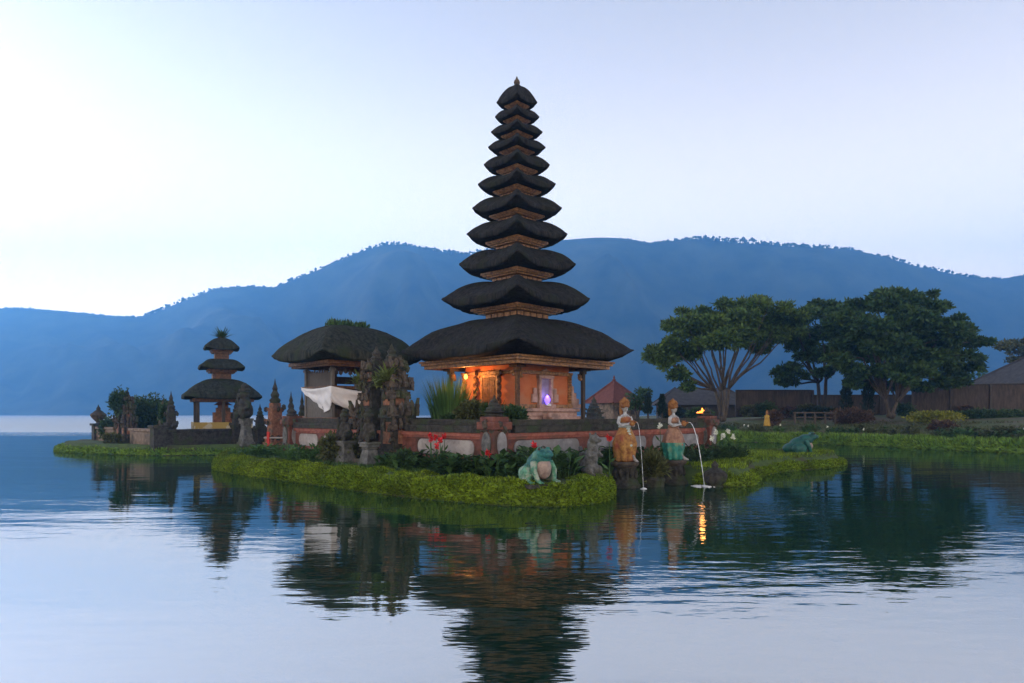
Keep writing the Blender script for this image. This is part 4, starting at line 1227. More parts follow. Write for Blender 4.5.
def frog(label, loc, rot, s, full=True):
    """sitting frog: the front (local -y) is raised on the forelegs, haunches folded at the back"""
    t = thing('frog_statue', label, 'statue', loc, rot)
    b = MB()
    if full: ry, pts = .36, [((0, .18, .30), (.34, .36, .29)), ((0, .02, .50), (.32, .32, .30)), ((0, -.10, .68), (.28, .27, .22)), ((0, -.22, .78), (.25, .22, .13)), ((0, -.36, .76), (.18, .14, .09))]
    else: pts = [((0, .30, .26), (.30, .36, .22)), ((0, .05, .44), (.32, .36, .25)), ((0, -.18, .60), (.28, .28, .20)), ((0, -.38, .70), (.22, .20, .13)), ((0, -.52, .70), (.15, .12, .08))]
    for c, r in pts: b.blob(c, r, 3, .03)
    hx, hy, hz = (.15, -.20, .89) if full else (.14, -.40, .82)
    for q_ in (-1, 1): b.blob((q_ * hx, hy, hz), (.075, .08, .075), 2)
    mesh_obj('body', fuse(b, .022, 4), M_FROG if full else M_FROG_D, t)
    g = MB()
    for q_ in (-1, 1):
        g.tube([(q_ * .26, -.12, .56), (q_ * .34, -.22, .34), (q_ * .27, -.30, .08), (q_ * .26, -.40, .04)], [.10, .085, .065, .05], 10)
        for f_ in (-1, 0, 1): g.tube([(q_ * .26, -.36, .04), (q_ * .26 + f_ * .07, -.48, .03)], [.035, .025], 6)
    mesh_obj('forelegs', fuse(g, .02, 2), M_FROG_LEG if full else M_FROG_D, t)
    g = MB()
    for q_ in (-1, 1):
        g.blob((q_ * .34, .12, .25), (.16, .28, .22), 3, .05)
        g.tube([(q_ * .38, .25, .14), (q_ * .42, -.05, .07), (q_ * .44, -.20, .04)], [.10, .07, .05], 10)
        for f_ in (-1, 0, 1): g.tube([(q_ * .44, -.16, .04), (q_ * .44 + f_ * .07, -.30, .03)], [.035, .025], 6)
    mesh_obj('haunches', fuse(g, .022, 2), M_FROG_D if not full else M_FROG_LEG, t)
    g = MB(); g.blob((0, -.18, .40) if full else (0, -.14, .36), (.24, .20, .30) if full else (.24, .30, .22), 3, .05)
    g.build('belly', M_FROG_BELLY, t, smooth=True)
    e = MB()
    for q_ in (-1, 1): e.blob((q_ * (hx + .035), hy - .045, hz + .01), .04, 2)
    e.build('eyes', M_WOOD_D, t, smooth=True)
    for ch in kids(t):
        ch.scale = (s, s, s)
    return t
frog('seated teal frog statue with pale green legs on the front bank', (.60, 15.25, .47), radians(36), .84)
sl_ = MB(); sl_.box((0, 0, 0), (.90, .84, .09)); sl_.box((0, .05, -.16), (.7, .6, .24)); sl_.build('statue_slab', M_STONE_D, loc=(.58, 15.22, .422), bevel=.015, label='dark stone slab under the teal frog on the front bank', cat='slab').rotation_euler = (0, 0, radians(28))
frog('crouching teal frog statue on the low grassy spit at the right', (11.25, 26.6, .40), radians(80), 1.02, False)
an = thing('animal_statue', 'grey weathered stone statue of an upright crouching animal between frog and fountain', 'statue', (1.96, 16.9, .46), radians(35))
b = MB()
b.blob((0, .08, .24), (.20, .24, .24), 3, .05); b.blob((0, .0, .48), (.17, .18, .24), 3, .05); b.blob((0, -.06, .72), (.14, .14, .16), 3, .05); b.blob((0, -.12, .92), (.12, .15, .12), 3, .05)
b.blob((0, -.27, .90), (.07, .10, .06), 2); b.tube([(0, .28, .12), (0, .40, .30), (0, .34, .55), (0, .42, .72)], [.08, .08, .07, .05], 8)
for q_ in (-1, 1):
    b.blob((q_ * .09, -.06, 1.03), (.035, .03, .07), 2)
    b.tube([(q_ * .14, -.04, .64), (q_ * .18, -.18, .50), (q_ * .08, -.28, .54)], [.055, .05, .045], 8)
    b.blob((q_ * .15, -.06, .16), (.09, .18, .13), 2); b.tube([(q_ * .14, -.10, .06), (q_ * .13, -.28, .04)], [.06, .05], 8)
mesh_obj('figure', fuse(b, .018, 2), M_STONE_G, an)
b = MB(); b.box((0, 0, .0), (.56, .66, .10)); b.build('base_slab', M_STONE_D, an, bevel=.01)
pot = thing('stone_pot', 'dark lidded stone pot standing in the water right of the splash', 'pot', (5.62, 18.9, 0))
b = MB(); b.lathe([(.26, -.4), (.26, .02), (.22, .06), (.31, .16), (.34, .30), (.28, .40)], n=14); b.build('bowl', M_STONE_D, pot)
b = MB(); b.lathe([(.30, .40), (.18, .46), (.08, .52), (.11, .58), (.02, .70)], n=10); b.build('lid', M_STONE_D, pot)
pt2 = thing('stone_pot', 'dark low planter rock in the water between the two fountain statues', 'pot', (3.92, 18.9, 0))
b = MB(); b.lathe([(.30, -.4), (.30, .10), (.34, .20), (.26, .26)], n=12); b.build('bowl', M_STONE_D, pt2)

# ------------------------------------------------------------------ garden plants on the islands
def canna(seed, h=.62, n=13, m=None, lw=.17):
    """clump of broad upright leaves on short stems"""
    rnd = random.Random(seed)
    b = MB()
    for k in range(n):
        a = rnd.uniform(0, 2 * pi); r = rnd.uniform(0, .24)
        x, y = r * cos(a), r * sin(a)
        hh = h * rnd.uniform(.55, 1.1)
        ln = rnd.uniform(.05, .30)
        top = Vector((x + ln * cos(a), y + ln * sin(a), hh))
        b.tube([(x, y, 0), ((x + top.x) / 2, (y + top.y) / 2, hh * .6), tuple(top)], [.012, .010, .006], 5)
        for j in range(3):
            z = hh * (.35 + .28 * j) * rnd.uniform(.85, 1.1)
            aa = a + rnd.uniform(-1.4, 1.4)
            el = rnd.uniform(.3, 1.2)
            d = Vector((cos(aa) * cos(el), sin(aa) * cos(el), sin(el)))
            c = Vector((x + ln * .5 * cos(a), y + ln * .5 * sin(a), z))
            side = Vector((-sin(aa), cos(aa), .15 * rnd.uniform(-1, 1)))
            L, w_ = h * rnd.uniform(.42, .70), lw * rnd.uniform(.6, 1.1)
            mid = c + d * L * .5
            tip = c + d * L + Vector((cos(aa), sin(aa), -1.0)) * L * .22
            q = len(b.v)
            dip = Vector((0, 0, -.03))
            b.v.extend([tuple(c), tuple(mid + side * w_ * .5), tuple(tip), tuple(mid - side * w_ * .5), tuple(mid + dip)])
            b.f += [(q, q + 1, q + 4), (q + 1, q + 2, q + 4), (q + 2, q + 3, q + 4), (q + 3, q, q + 4)]
            b.m += [0] * 4
    return b
def scatter(name, protos, spots, label, cat, group, rnd):
    """each plant a thing of its own; copies share mesh data"""
    used = set()
    for x, y in spots:
        k = rnd.randrange(len(protos))
        o = protos[k] if k not in used else protos[k].copy()
        if k in used: COL.objects.link(o)
        used.add(k)
        s = rnd.uniform(.75, 1.25)
        o.location, o.rotation_euler, o.scale = (x, y, max(.02, ground_z(x, y) - .03)), (0, 0, rnd.uniform(0, 6.28)), (s, s, s * rnd.uniform(.85, 1.15))
        props(o, label, cat, group)
    for k, o in enumerate(protos):
        if k not in used: bpy.data.objects.remove(o)
rnd = random.Random(21)
def plw(t, off): return (-.46 - t - off * c45, 17.4 + t - off * c45)      # point outside the left wall
def prw(t, off): return (-.46 + t + off * c45, 17.4 + t - off * c45)      # point outside the right wall
sp = [plw(rnd.uniform(-.1, 2.35), rnd.uniform(.35, 1.15)) for _ in range(34)]
scatter('canna_plant', [canna(i, .42).build('canna_plant', L_CANNA) for i in range(5)], sp, 'broad-leaved green plant in the bed before the panelled wall left of the platform corner', 'plant', 'canna plants left of the platform corner', rnd)
sp = []
while len(sp) < 44:
    x, y = prw(rnd.uniform(-.6, 3.2), rnd.uniform(.3, 2.0))
    if sdist(MAIN, x, y) > .55 and hypot(x - .6, y - 15.25) > .75 and hypot(x - 1.96, y - 16.9) > .5: sp.append((x, y))
scatter('canna_plant', [canna(20 + i, .46).build('canna_plant', L_CANNA) for i in range(5)], sp, 'broad-leaved dark green plant in the bed behind the frog statue', 'plant', 'canna plants behind the frog', rnd)
sp = []
while len(sp) < 40:
    x, y = prw(rnd.uniform(3.6, 7.6), rnd.uniform(.3, 1.7))
    if sdist(MAIN, x, y) > .2 and hypot(x - A1[0], y - A1[1]) > .6 and hypot(x - A2[0], y - A2[1]) > .6: sp.append((x, y))
scatter('leafy_plant', [canna(40 + i, .38, 15, lw=.11).build('leafy_plant', L_BUSH_G) for i in range(5)], sp, 'leafy dark green plant behind the fountain statues', 'plant', 'plants behind the fountains', rnd)
sp = [(PX(px, Y), Y) for px, Y in [(rnd.uniform(236, 336), rnd.uniform(21.4, 26.0)) for _ in range(56)]]
sp = [q for q in sp if sdist(MAIN, *q) > .7]
scatter('leafy_plant', [canna(60 + i, .36, 16, lw=.12).build('leafy_plant', L_REED) for i in range(4)], sp, 'bright leafy plant on the left bank below the pavilion', 'plant', 'bright plants below the pavilion', rnd)

def flower(name, label, loc, h, m, group=None, seed=0, r=.07):
    t = thing(name, label, 'flower', loc, 0, group)
    rd_ = random.Random(seed)
    b = MB(); b.tube([(0, 0, 0), (.02, 0, h * .5), (.0, .01, h)], [.012, .012, .008], 6)
    for k in range(5): b.leaf((0, 0, h * .15 * k), (rd_.uniform(-1, 1), rd_.uniform(-1, 1), .8), .07, .28)
    b.build('stem', L_CANNA, t)
    b = MB()
    for k in range(22): b.leaf((0, 0, h + rd_.uniform(-.05, .08)), (rd_.uniform(-1, 1), rd_.uniform(-1, 1), rd_.uniform(-.2, 1)), r, r * 1.5)
    b.build('bloom', m, t)
for k, (px, py, Y) in enumerate([(431, 442, 18.2), (436, 439, 18.3), (440, 442, 18.1), (430, 437, 18.6), (444, 438, 18.4), (437, 447, 17.9)]):
    x = PX(px, Y); z = ground_z(x, Y)
    flower('red_flower', 'red canna flower before the pale wall panel left of the platform corner', (x, Y, z), PZ(py, Y) - z, L_RED, 'red cannas before the left panel', k, .06)
x, Y = PX(534, 16.0), 16.0; flower('red_flower', 'dark red flower rising just behind the frog statue', (x, Y, .45), PZ(446, Y) - .45, L_RED, None, 8, .06)
x, Y = PX(609, 16.9), 16.9; flower('red_flower', 'single red flower on a tall dark stem beside the golden-skirted fountain statue', (x, Y, .3), PZ(439, Y) - .3, L_RED, None, 9, .07)
x, Y = PX(488, 16.6), 16.6; flower('red_flower', 'red flower at the foot of the platform corner pilaster', (x, Y, .45), PZ(455, Y) - .45, L_RED, None, 10, .07)
for k, (px, py, Y) in enumerate([(716, 433, 24), (723, 437, 23.6), (733, 438, 24.2), (660, 427, 21.2), (712, 440, 23.2), (728, 432, 25)]):
    x = PX(px, Y); z = max(.2, ground_z(x, Y))
    flower('white_flower', 'white trumpet flower on the spit right of the platform' if px > 700 else 'white flower beside the teal-skirted statue', (x, Y, z), PZ(py, Y) - z, L_WHITE, 'white flowers on the right spit' if px > 700 else None, 20 + k, .07)

def bush(name, label, loc, r, n, m, lw=.07, ll=.11, seed=0, cat='bush', group=None, stem=None, parts=1):
    t = thing(name, label, cat, loc, 0, group)
    rd_ = random.Random(seed)
    b = MB()
    foliage(b, (0, 0, r[2] * .95), r, n, lw, ll, rd_)
    for k in range(parts):
        a = rd_.uniform(0, 6.28)
        foliage(b, (r[0] * .55 * cos(a), r[1] * .55 * sin(a), r[2] * rd_.uniform(.7, 1.5)), (r[0] * .5, r[1] * .5, r[2] * .5), n // 4, lw, ll, rd_)
    b.build('foliage', m, t)
    s_ = MB()
    for k in range(5):
        a = rd_.uniform(0, 6.28)
        s_.tube([(0, 0, -.1), (r[0] * .25 * cos(a), r[1] * .25 * sin(a), r[2] * .5), (r[0] * .5 * cos(a), r[1] * .5 * sin(a), r[2] * 1.1)], [.03 + r[0] * .02, .025, .01], 5)
    s_.build('stems', stem or M_BARK, t)
    return t
bush('bush', 'olive brown rounded bush left of the gate steps', (PX(340, 21.0), 21.0, .45), (.58, .55, .52), 2600, L_BUSH, seed=1, parts=4)
bush('bush', 'low dark bush between the gate steps and the red wall', (PX(404, 18.6), 18.6, .42), (.34, .32, .30), 1100, L_BUSH_G, seed=2)
bush('bush', 'light green bush on the platform below the lit door', (PX(474, 19.4), 19.4, 1.7), (.46, .42, .32), 1700, L_BUSH, seed=3, parts=3)
bush('bush', 'small green bush on the platform corner right of the finial', (PX(514, 18.9), 18.9, 1.75), (.30, .30, .22), 900, L_BUSH_G, seed=4, parts=2)
for k, px in enumerate((486, 499)):
    x, Y = PX(px, 17.75), 17.75
    fern('fern', 'leafy tuft growing on the %s side of the platform corner finial' % ('left', 'right')[k], (x, Y, 2.02), 34, .42, L_BUSH_G, seed=30 + k)
bush('bush', 'reddish brown grassy clump between the two fountain statues', (3.92, 18.95, .2), (.30, .30, .34), 1300, L_BUSH, .03, .22, 5, parts=2)
bush('bush', 'dark shrub beside the tall gate of the islet', (PX(110, 39.5), 39.5, .6), (.55, .55, .62), 1100, L_BUSH_G, .10, .16, 6, parts=3)
bush('bush', 'bushy low tree filling the space behind the islet gate', (PX(146, 39.5), 39.5, .4), (1.35, 1.2, 1.30), 4200, L_BUSH_G, .11, .18, 7, parts=6)
bush('bush', 'leafy growth smothering the islet gate', (PX(119, 36.4), 36.4, 1.9), (.42, .40, .75), 1500, L_BUSH_G, .07, .12, 8, parts=3)
bush('bush', 'small bush at the foot of the islet gate', (PX(113, 36.0), 36.0, .4), (.45, .4, .30), 900, L_BUSH, .08, .12, 9, parts=2)
bush('bush', 'leafy cover on the twin shrine towers of the islet', (PX(165, 34.6), 34.6, 1.5), (.28, .28, .55), 900, L_BUSH_G, .07, .12, 10, parts=2)
def reeds(name, label, loc, n, h, r, m, seed):
    rd_ = random.Random(seed)
    b = MB()
    for k in range(n):
        a = rd_.uniform(0, 6.28); q = r * sqrt(rd_.random())
        p = Vector((q * cos(a) * .7, q * sin(a) * .7, 0))
        hh = h * rd_.uniform(.45, 1.0) * (1 - .25 * (q / r))
        lean = Vector((cos(a), sin(a), 0)) * rd_.uniform(.05, .32) * hh * (.4 + q / r)
        side = Vector((-sin(a + rd_.uniform(-1, 1)), cos(a), 0)).normalized() * rd_.uniform(.012, .024)
        p1 = p + Vector((0, 0, hh * .55)) + lean * .35; p2_ = p + Vector((0, 0, hh)) + lean
        i = len(b.v)
        b.v.extend([tuple(p - side * .6), tuple(p + side * .6), tuple(p1 + side), tuple(p1 - side), tuple(p2_)])
        b.f += [(i, i + 1, i + 2, i + 3), (i + 3, i + 2, i + 4)]; b.m += [0, 0]
    return b.build(name, m, loc=loc, label=label, cat='reeds')
reeds('tall_reeds', 'tall bright green clump of reeds on the platform left of the lit shrine', (PX(449, 23.6), 23.6, 1.55), 760, 2.15, .82, L_REED, 4)
bush('bush', 'dark low shrub at the foot of the tall reeds', (PX(452, 22.9), 22.9, 1.55), (.36, .34, .22), 800, L_BUSH_G, seed=11)

# ------------------------------------------------------------------ far garden: fence, huts, trees
bw = thing('garden_wall', 'long brown boarded garden wall with posts behind the lawn on the right shore', 'wall', (0, 0, 0))
M_FENCE = mat('brown_boarded_fence', (0.040, 0.030, 0.025), (0.090, 0.068, 0.055), scale=2.5, bump=.5, stretch=(3, 3, .5), c3=(0.040, 0.032, 0.027), s3=.35)
runs = [((PX(736, 67), 67), (PX(812, 67), 67), 1.7, PZ(391, 67)), ((PX(812, 67.3), 67.3), (PX(914, 66), 66), 1.7, PZ(396, 67)), ((PX(912, 63), 63), (PX(1120, 56), 56), 1.6, PZ(386.5, 63))]
for a, b_, z0, z1 in runs:
    wall_run(a, b_, M_FENCE, 'wall_section', z0, z1, .22, bw, M_WOOD_D, .12)
    L = hypot(b_[0] - a[0], b_[1] - a[1])
    n_ = max(2, int(L / 2.6))
    for k in range(n_ + 1):
        u_ = k / n_
        b = MB(); b.box((a[0] + (b_[0] - a[0]) * u_, a[1] + (b_[1] - a[1]) * u_ - .16, (z0 + z1) / 2 + .05), (.20, .14, z1 - z0 + .1)); b.build('post', M_WOOD_D, bw)
def hip_house(name, label, loc, rot, w_, d_, zw, zr, m_roof, m_wall, over=.5, cat='house', group=None, ridge=.0, finial=False):
    t = thing(name, label, cat, loc, rot, group)
    b = MB(); b.box((0, 0, zw / 2 - .5), (w_, d_, zw + 1.0)); wl = b.build('wall', m_wall, t)
    for x in (-w_ * .25, w_ * .25):
        b = MB(); b.box((x, -d_ / 2 - .02, zw * .5), (w_ * .14, .08, zw * .42)); b.build('window', M_WOOD_D, t)
    b = MB()
    x, y = w_ / 2 + over, d_ / 2 + over
    b.add([(-x, -y, zw - .15), (x, -y, zw - .15), (x, y, zw - .15), (-x, y, zw - .15), (-ridge, 0, zr), (ridge + .01, 0, zr), (0, 0, zw - .02)],
          [(0, 1, 5, 4), (1, 2, 5), (2, 3, 4, 5), (3, 0, 4), (1, 0, 6), (2, 1, 6), (3, 2, 6), (0, 3, 6)])
    for sx, sy in ((-1, -1), (1, -1), (1, 1), (-1, 1)): b.tube([(sx * x, sy * y, zw - .10), (sx * ridge, 0, zr + .05)], .10, 6)
    rf = b.build('roof', m_roof, t)
    if finial:
        f_ = MB(); f_.lathe([(.16, 0), (.22, .12), (.08, .24), (.12, .36), (.02, .62)], (0, 0, zr), 8); f_.build('finial', M_TILE, rf)
hip_house('tiled_pavilion', 'pavilion with a pointed red tiled roof behind the platform', (PX(614, 72), 72, 1.4), radians(35), 3.6, 3.6, PZ(402, 72) - 1.4, PZ(381, 72) - 1.4, M_TILE, M_BROWN_WALL, .5, 'pavilion', finial=True)
hip_house('garden_hut', 'broad hut with a sloping grey roof behind the garden wall at the right edge', (PX(1040, 74), 74, 2), radians(8), 9.0, 6.5, PZ(386, 74) - 2, PZ(357, 74) - 2, M_GREYROOF, M_BROWN_WALL, 1.4, 'hut', ridge=1.6)
hip_house('low_house', 'low house with a dark roof half hidden by trees left of the garden wall', (PX(700, 84), 84, 2), radians(-6), 10, 6, PZ(404, 84) - 2, PZ(388, 84) - 2, M_GREYROOF, M_WOOD_D, .8, 'house', ridge=3)

def limb(mb, a, b, r0, r1, bow, rnd, n=6):
    a, b = Vector(a), Vector(b)
    off = Vector((rnd.uniform(-1, 1), rnd.uniform(-1, 1), rnd.uniform(-.3, .6))) * bow
    pts = [a.lerp(b, i / n) + off * sin(pi * i / n) + Vector((rnd.uniform(-1, 1), rnd.uniform(-1, 1), 0)) * bow * .12 * (0 < i < n) for i in range(n + 1)]
    mb.tube(pts, [r0 + (r1 - r0) * i / n for i in range(n + 1)], 7)
    return pts
def tree(label, base, Y, lobes, fork_py, m_leaf, m_bark, tr, dens, lw, ll, seed, depth=4.0, nst=3, group=None, flat=.62, spread=1.0, sag=.04):
    """lobes: (px, py, radius px) of leaf masses, spread in depth round the trunk"""
    rnd = random.Random(seed)
    bx = PX(base[0], Y); gz = PZ(base[1], Y)
    t = thing('garden_tree', label, 'tree', (bx, Y, gz), 0, group)
    T = MB(); L = MB()
    zf = PZ(fork_py, Y) - gz
    k = Y / F
    mid = sum(l[0] for l in lobes) / len(lobes)
    cs = []
    for i, (px, py, r) in enumerate(lobes):
        edge = min(1, abs(px - mid) / (max(abs(l[0] - mid) for l in lobes) + 1))
        dy = (rnd.uniform(-1, 1)) * depth * sqrt(max(.05, 1 - edge ** 2))
        s_ = (Y + dy) / Y
        c = Vector((PX(px, Y) * s_ - bx, dy, H + (PZ(py, Y) - H) * s_ - gz))
        cs.append((c, r * k))
    stems = []
    for j in range(nst):
        a = 2 * pi * j / nst + rnd.uniform(-.4, .4)
        p0 = Vector((tr * .5 * cos(a), tr * .5 * sin(a), -.3))
        p1 = Vector((tr * 1.3 * cos(a) * spread, tr * 1.3 * sin(a) * spread, zf * rnd.uniform(.75, 1.15)))
        limb(T, p0, p1, tr * (1.0 if nst == 1 else .62), tr * .46, tr * .5, rnd)
        stems.append((p1, a))
    T.blob((0, 0, -.1), (tr * 1.5, tr * 1.5, tr * 1.2), 2, .3)
    for c, r in cs:
        p1, a = min(stems, key=lambda s_: (s_[0] - c).length - .8 * (c.x * cos(s_[1]) + c.y * sin(s_[1])))
        m_ = p1.lerp(c, .5) + Vector((0, 0, (c - p1).length * sag * (1 if sag > .1 else -1)))
        limb(T, p1, m_, tr * .40, tr * .24, tr * .7, rnd)
        limb(T, m_, c, tr * .24, tr * .10, tr * .7, rnd)
        for _ in range(3):
            d = Vector((rnd.uniform(-1, 1), rnd.uniform(-1, 1), rnd.uniform(-.2, .7))) * r * .75
            limb(T, m_.lerp(c, rnd.uniform(.4, 1)), c + Vector((d.x, d.y, d.z * flat)), tr * .12, tr * .04, tr * .4, rnd, 4)
        nsub = 7
        for q_ in range(nsub):      # each mass is a spray of smaller flat pads with gaps between
            d = Vector((rnd.gauss(0, .55), rnd.gauss(0, .55), rnd.gauss(0, .36)))
            pc = c + Vector((d.x * r, d.y * r, d.z * r * flat))
            pr = r * rnd.uniform(.38, .70)
            foliage(L, pc, (pr, pr, pr * flat * .75), int(dens * pr * pr), lw, ll, rnd, up=.15, shell=.35, lump=.5)
    T.build('trunk', m_bark, t, smooth=True)
    L.build('crown', m_leaf, t)
    return t
LA = [(724, 332, 13), (744, 318, 14), (690, 332, 14), (768, 320, 13), (655, 352, 13), (668, 338, 14), (683, 322, 15), (700, 314, 15), (716, 322, 15), (730, 309, 15), (748, 304, 15), (768, 305, 14), (784, 314, 15), (792, 328, 12), (776, 332, 14), (758, 326, 14), (738, 332, 14),
      (716, 340, 13), (698, 340, 14), (680, 352, 13), (664, 360, 11), (676, 372, 10), (687, 383, 8), (762, 345, 10), (704, 328, 12), (672, 326, 9)]
LA = [(a_ + 4 * (a_ < 715), b_ + 2, c_) for a_, b_, c_ in LA]
tree('wide feathery tree with a pale forked trunk, its umbrella crown leftmost on the right shore', (722, 417), 60, LA, 388, L_TREE_A, M_BARK_PALE, .28, 720, .16, .34, 31, 4.5, 4, spread=1.6)
LB = [(792, 325, 12), (846, 326, 13), (852, 338, 12), (786, 336, 10), (806, 314, 13), (822, 308, 14), (838, 316, 13), (800, 342, 12), (818, 332, 13), (836, 336, 12), (850, 350, 11), (826, 352, 11), (808, 358, 10), (788, 372, 12), (786, 382, 8), (842, 366, 9), (824, 372, 8)]
tree('dark upright tree between the feathery tree and the biggest dark tree', (822, 414), 64, LB, 382, L_TREE_B, M_BARK, .32, 760, .17, .34, 32, 3.0, 2)
LC = [(880, 350, 16), (902, 326, 17), (928, 332, 16), (864, 332, 16), (944, 348, 15), (918, 356, 14), (838, 330, 13), (842, 312, 14), (858, 300, 16), (876, 292, 16), (896, 288, 16), (914, 290, 15), (932, 300, 16), (950, 318, 15), (966, 330, 13), (978, 336, 8), (940, 330, 18), (916, 316, 18), (892, 312, 18), (868, 320, 18), (846, 334, 15),
      (860, 346, 15), (852, 376, 9), (866, 378, 9), (888, 378, 9), (924, 380, 8), (956, 376, 9), (840, 352, 12), (884, 338, 17), (908, 340, 18), (932, 350, 16), (956, 350, 14), (972, 358, 9), (950, 366, 11), (924, 364, 13), (898, 360, 13), (874, 362, 13), (852, 362, 11), (908, 374, 8), (940, 374, 8), (980, 352, 6)]
LC = [(a_, b_ + 7, c_) for a_, b_, c_ in LC]
tree('biggest dark dense tree with a pale twisted forked trunk', (891, 414), 56, LC, 400, L_TREE_B, M_BARK_PALE, .24, 820, .17, .34, 33, 4.0, 2, spread=1.5, sag=.30)
LD = [(940, 378, 9), (955, 374, 10), (970, 376, 9), (948, 384, 8), (963, 384, 8)]
tree('low pale green tree behind the garden wall right of the biggest dark tree', (955, 400), 80, LD, 392, L_REED, M_BARK, .2, 300, .2, .36, 34, 2, 2)
LE = [(1012, 348, 10), (1024, 344, 12), (1040, 340, 13), (1030, 356, 10), (1050, 355, 12), (1016, 360, 7)]
tree('olive green tree above the grey hut roof at the right edge', (1034, 392), 90, LE, 372, L_BUSH, M_BARK, .3, 260, .24, .42, 35, 3, 2)
LF = [(636, 398, 8), (644, 392, 8), (630, 404, 7), (640, 406, 8)]
tree('small dark round tree right of the red tiled roof', (638, 418), 60, LF, 410, L_BUSH_G, M_BARK, .14, 420, .15, .26, 36, 1.2, 2)
def conifer(label, px, py0, py1, Y, wpx, seed, group=None):
    rd_ = random.Random(seed)
    gz, ht, r = PZ(py1, Y), (py1 - py0) * Y / F, wpx * Y / F / 2
    t = thing('cypress', label, 'tree', (PX(px, Y), Y, gz), 0, group)
    b = MB(); b.tube([(0, 0, -.4), (0, 0, ht * .9)], [.10, .03], 6); b.build('trunk', M_BARK, t)
    b = MB()
    for k in range(1500):
        u_ = rd_.random() ** .8
        a = rd_.uniform(0, 6.28)
        q = r * (1 - u_) ** .6 * (.35 + .65 * rd_.random()) * (1 + .25 * sin(u_ * 22 + seed))
        b.leaf((q * cos(a), q * sin(a), .15 + u_ * (ht - .2)), (cos(a), sin(a), 1.3), .09, .26)
    b.build('foliage', L_DARK, t)
conifer('dark narrow cypress before the garden wall, left of two', 846, 379, 416, 60, 13, 1)
conifer('dark narrow cypress before the garden wall, beside the biggest tree', 868, 374, 418, 58, 13, 2)
conifer('small dark cypress left of its twin beyond the right end of the platform', 648, 394, 416, 58, 8, 3)
conifer('small dark cypress right of its twin beyond the right end of the platform', 662, 395, 416, 60, 8, 4)
pillar_shrine('stone_shrine', 'dark pointed stone shrine between the right roof post and the red tiled pavilion', (PX(594, 52), 52, PZ(420, 52)), 24 * 52 / F, 1.3, M_STONE_D, seed=30, spire=.5)
bush('hedge', 'clipped yellow green hedge before the right end of the garden wall', (PX(934, 52), 52, PZ(422, 52)), (1.9, .8, .40), 2600, L_YELLOW, .12, .18, 12, 'hedge', parts=4)
bush('bush', 'dark reddish brown mounded bush at the water edge below the yellow hedge', (PX(943, 46), 46, PZ(433, 46)), (.85, .7, .42), 1700, L_BROWN, .10, .16, 13, parts=2)
bush('bush', 'large dry brown mounded bush between the two cypresses', (PX(852, 56), 56, PZ(424, 56)), (1.6, 1.1, .60), 2600, L_BROWN, .11, .22, 14, parts=4)
bush('bush', 'dark round shrub beside the yellow statue on the far shore', (PX(775, 52), 52, PZ(424, 52)), (.50, .5, .52), 1100, L_BROWN, .10, .16, 15, parts=1)
bush('bush', 'dark bush at the foot of the feathery tree', (PX(700, 60), 60, PZ(420, 60)), (1.1, .9, .55), 1600, L_BUSH_G, .12, .2, 16, parts=3)
bush('bush', 'dark bush beyond the flame at the right end of the platform', (PX(672, 62), 62, PZ(420, 62)), (1.4, .9, .62), 1700, L_DARK, .12, .2, 17, parts=3)
bush('hedge', 'low dark hedge at the foot of the garden wall right of the yellow hedge', (PX(990, 56), 56, PZ(420, 56)), (3.4, .7, .42), 2800, L_BUSH_G, .12, .2, 18, 'hedge', parts=3)
bush('hedge', 'low dark hedge at the foot of the garden wall behind the dark upright tree', (PX(822, 63), 63, PZ(418, 63)), (2.6, .7, .50), 2200, L_DARK, .12, .2, 19, 'hedge', parts=3)
rnd = random.Random(91)
for k, (px, r_) in enumerate(((748, .8), (766, 1.1), (790, .7), (806, .9), (905, .9), (968, .7), (1012, 1.0))):
    Y_ = 65.2 if px < 900 else 60.5
    bush('climbing_shrub', 'straggly shrub growing up against the boarded garden wall', (PX(px, Y_), Y_, PZ(416, Y_)), (r_, .35, r_ * .62), 900, (L_BUSH, L_BUSH_G, L_BROWN)[k % 3], .11, .2, 60 + k, group='shrubs along the garden wall', parts=3)
ys = thing('small_statue', 'small yellow robed statue beside a dark shrub on the far shore', 'statue', (PX(767, 50), 50, PZ(426, 50)))
b = MB(); b.lathe([(.26, 0), (.24, .1), (.20, .4), (.16, .62), (.20, .72), (.08, .84)], n=10); b.build('robe', L_YELLOW if False else mat('yellow_paint', (0.26, 0.14, 0.02), (0.40, 0.25, 0.05), 5), ys, smooth=True)
b = MB(); b.blob((0, 0, .93), (.10, .10, .13), 2); b.lathe([(.10, 1.0), (.05, 1.1), (.01, 1.2)], n=8); b.build('head', M_GILT, ys)
rr = thing('garden_rail', 'low pinkish brick rail on the far lawn before the garden wall', 'rail', (PX(815, 54), 54, PZ(423, 54)))
for x in (-1.6, -.8, 0, .8, 1.6):
    b = MB(); b.box((x, 0, .35), (.12, .12, .8)); b.build('post', M_FENCE, rr)
b = MB(); b.box((0, 0, .82), (3.5, .10, .10)); b.box((0, 0, .45), (3.5, .06, .08)); b.build('rail', M_FENCE, rr)
rnd = random.Random(77)
sp = []
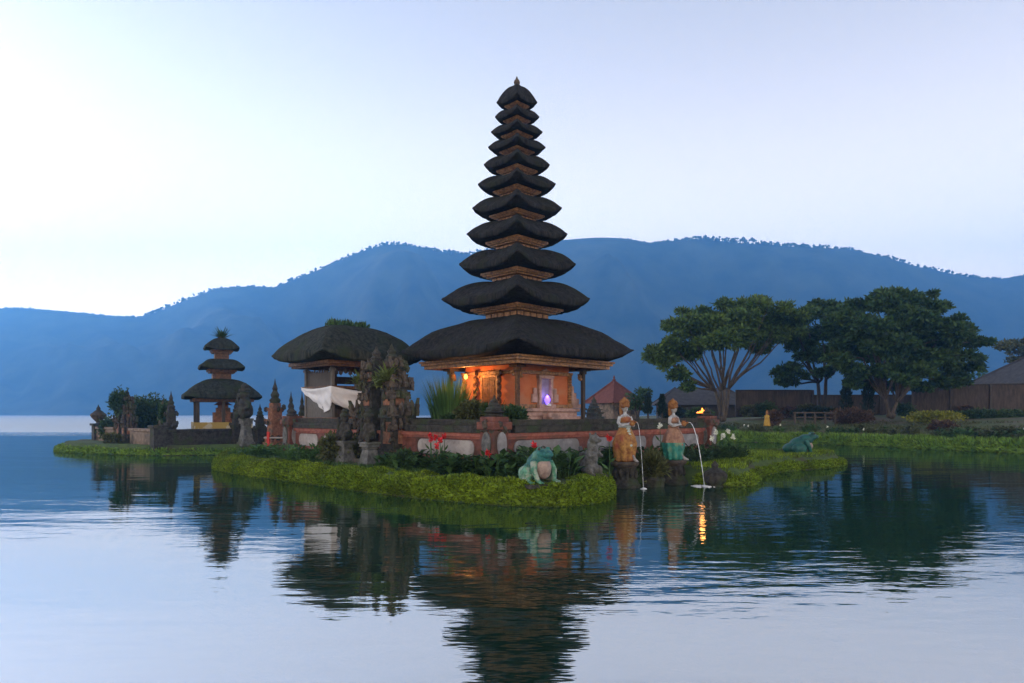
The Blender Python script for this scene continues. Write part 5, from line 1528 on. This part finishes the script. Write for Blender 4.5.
while len(sp) < 70:
    px, Y = rnd.uniform(700, 1040), rnd.uniform(36, 58)
    x = PX(px, Y); d = sdist(SHORE, x, Y)
    if 1.6 < d < 5.5: sp.append((x, Y))
scatter('leafy_plant', [canna(80 + i, .42, 16, lw=.18).build('leafy_plant', (L_BUSH, L_CANNA, L_REED, L_BUSH_G)[i % 4]) for i in range(5)], sp, 'small leafy plant in the flower bed along the far garden shore', 'plant', 'flower bed plants along the far shore', rnd)
for k in range(24):
    px, Y = rnd.uniform(705, 1030), rnd.uniform(38, 54)
    x = PX(px, Y); d = sdist(SHORE, x, Y)
    if 1.4 < d < 5: flower('white_flower', 'small white flower in the bed along the far garden shore', (x, Y, ground_z(x, Y)), rnd.uniform(.35, .5), L_WHITE, 'white flowers along the far shore', 50 + k, .055)
def grass_tufts(name, poly, box, n, cond, m, h, label, seed):
    rd_ = random.Random(seed)
    b = MB(); k = 0
    while k < n:
        x, y = rd_.uniform(box[0], box[1]), rd_.uniform(box[2], box[3])
        d = sdist(poly, x, y)
        if not cond(x, y, d): continue
        z = ground_z(x, y)
        for _ in range(5): b.leaf((x + rd_.uniform(-.1, .1), y + rd_.uniform(-.1, .1), z - .02), (rd_.uniform(-.7, .7), rd_.uniform(-.7, .7), 1), .03, h * rd_.uniform(.5, 1.3))
        k += 1
    b.build(name, m, kind='stuff', label=label, cat='grass')
grass_tufts('lawn_grass', MAIN, (4.8, 13.4, 18.4, 29), 2600, lambda x, y, d: d > .3 and not (x < 7.2 and y - 17.4 > x + .46 - .4), L_COVER, .12, 'short green lawn on the spit beside the fountains', 5)
grass_tufts('island_grass', MAIN, (-12, -2, 16, 30), 2600, lambda x, y, d: d > .8 and x + y < 16.6, L_CANNA, .16, 'grass between the plants on the left part of the main island', 8)
grass_tufts('shore_lawn', SHORE, (12, 46, 33, 62), 3600, lambda x, y, d: 1.0 < d < 16 and noise.noise(Vector((x * .2, y * .2, 3))) > -.12, L_BUSH, .22, 'patchy grass on the far garden lawn', 6)
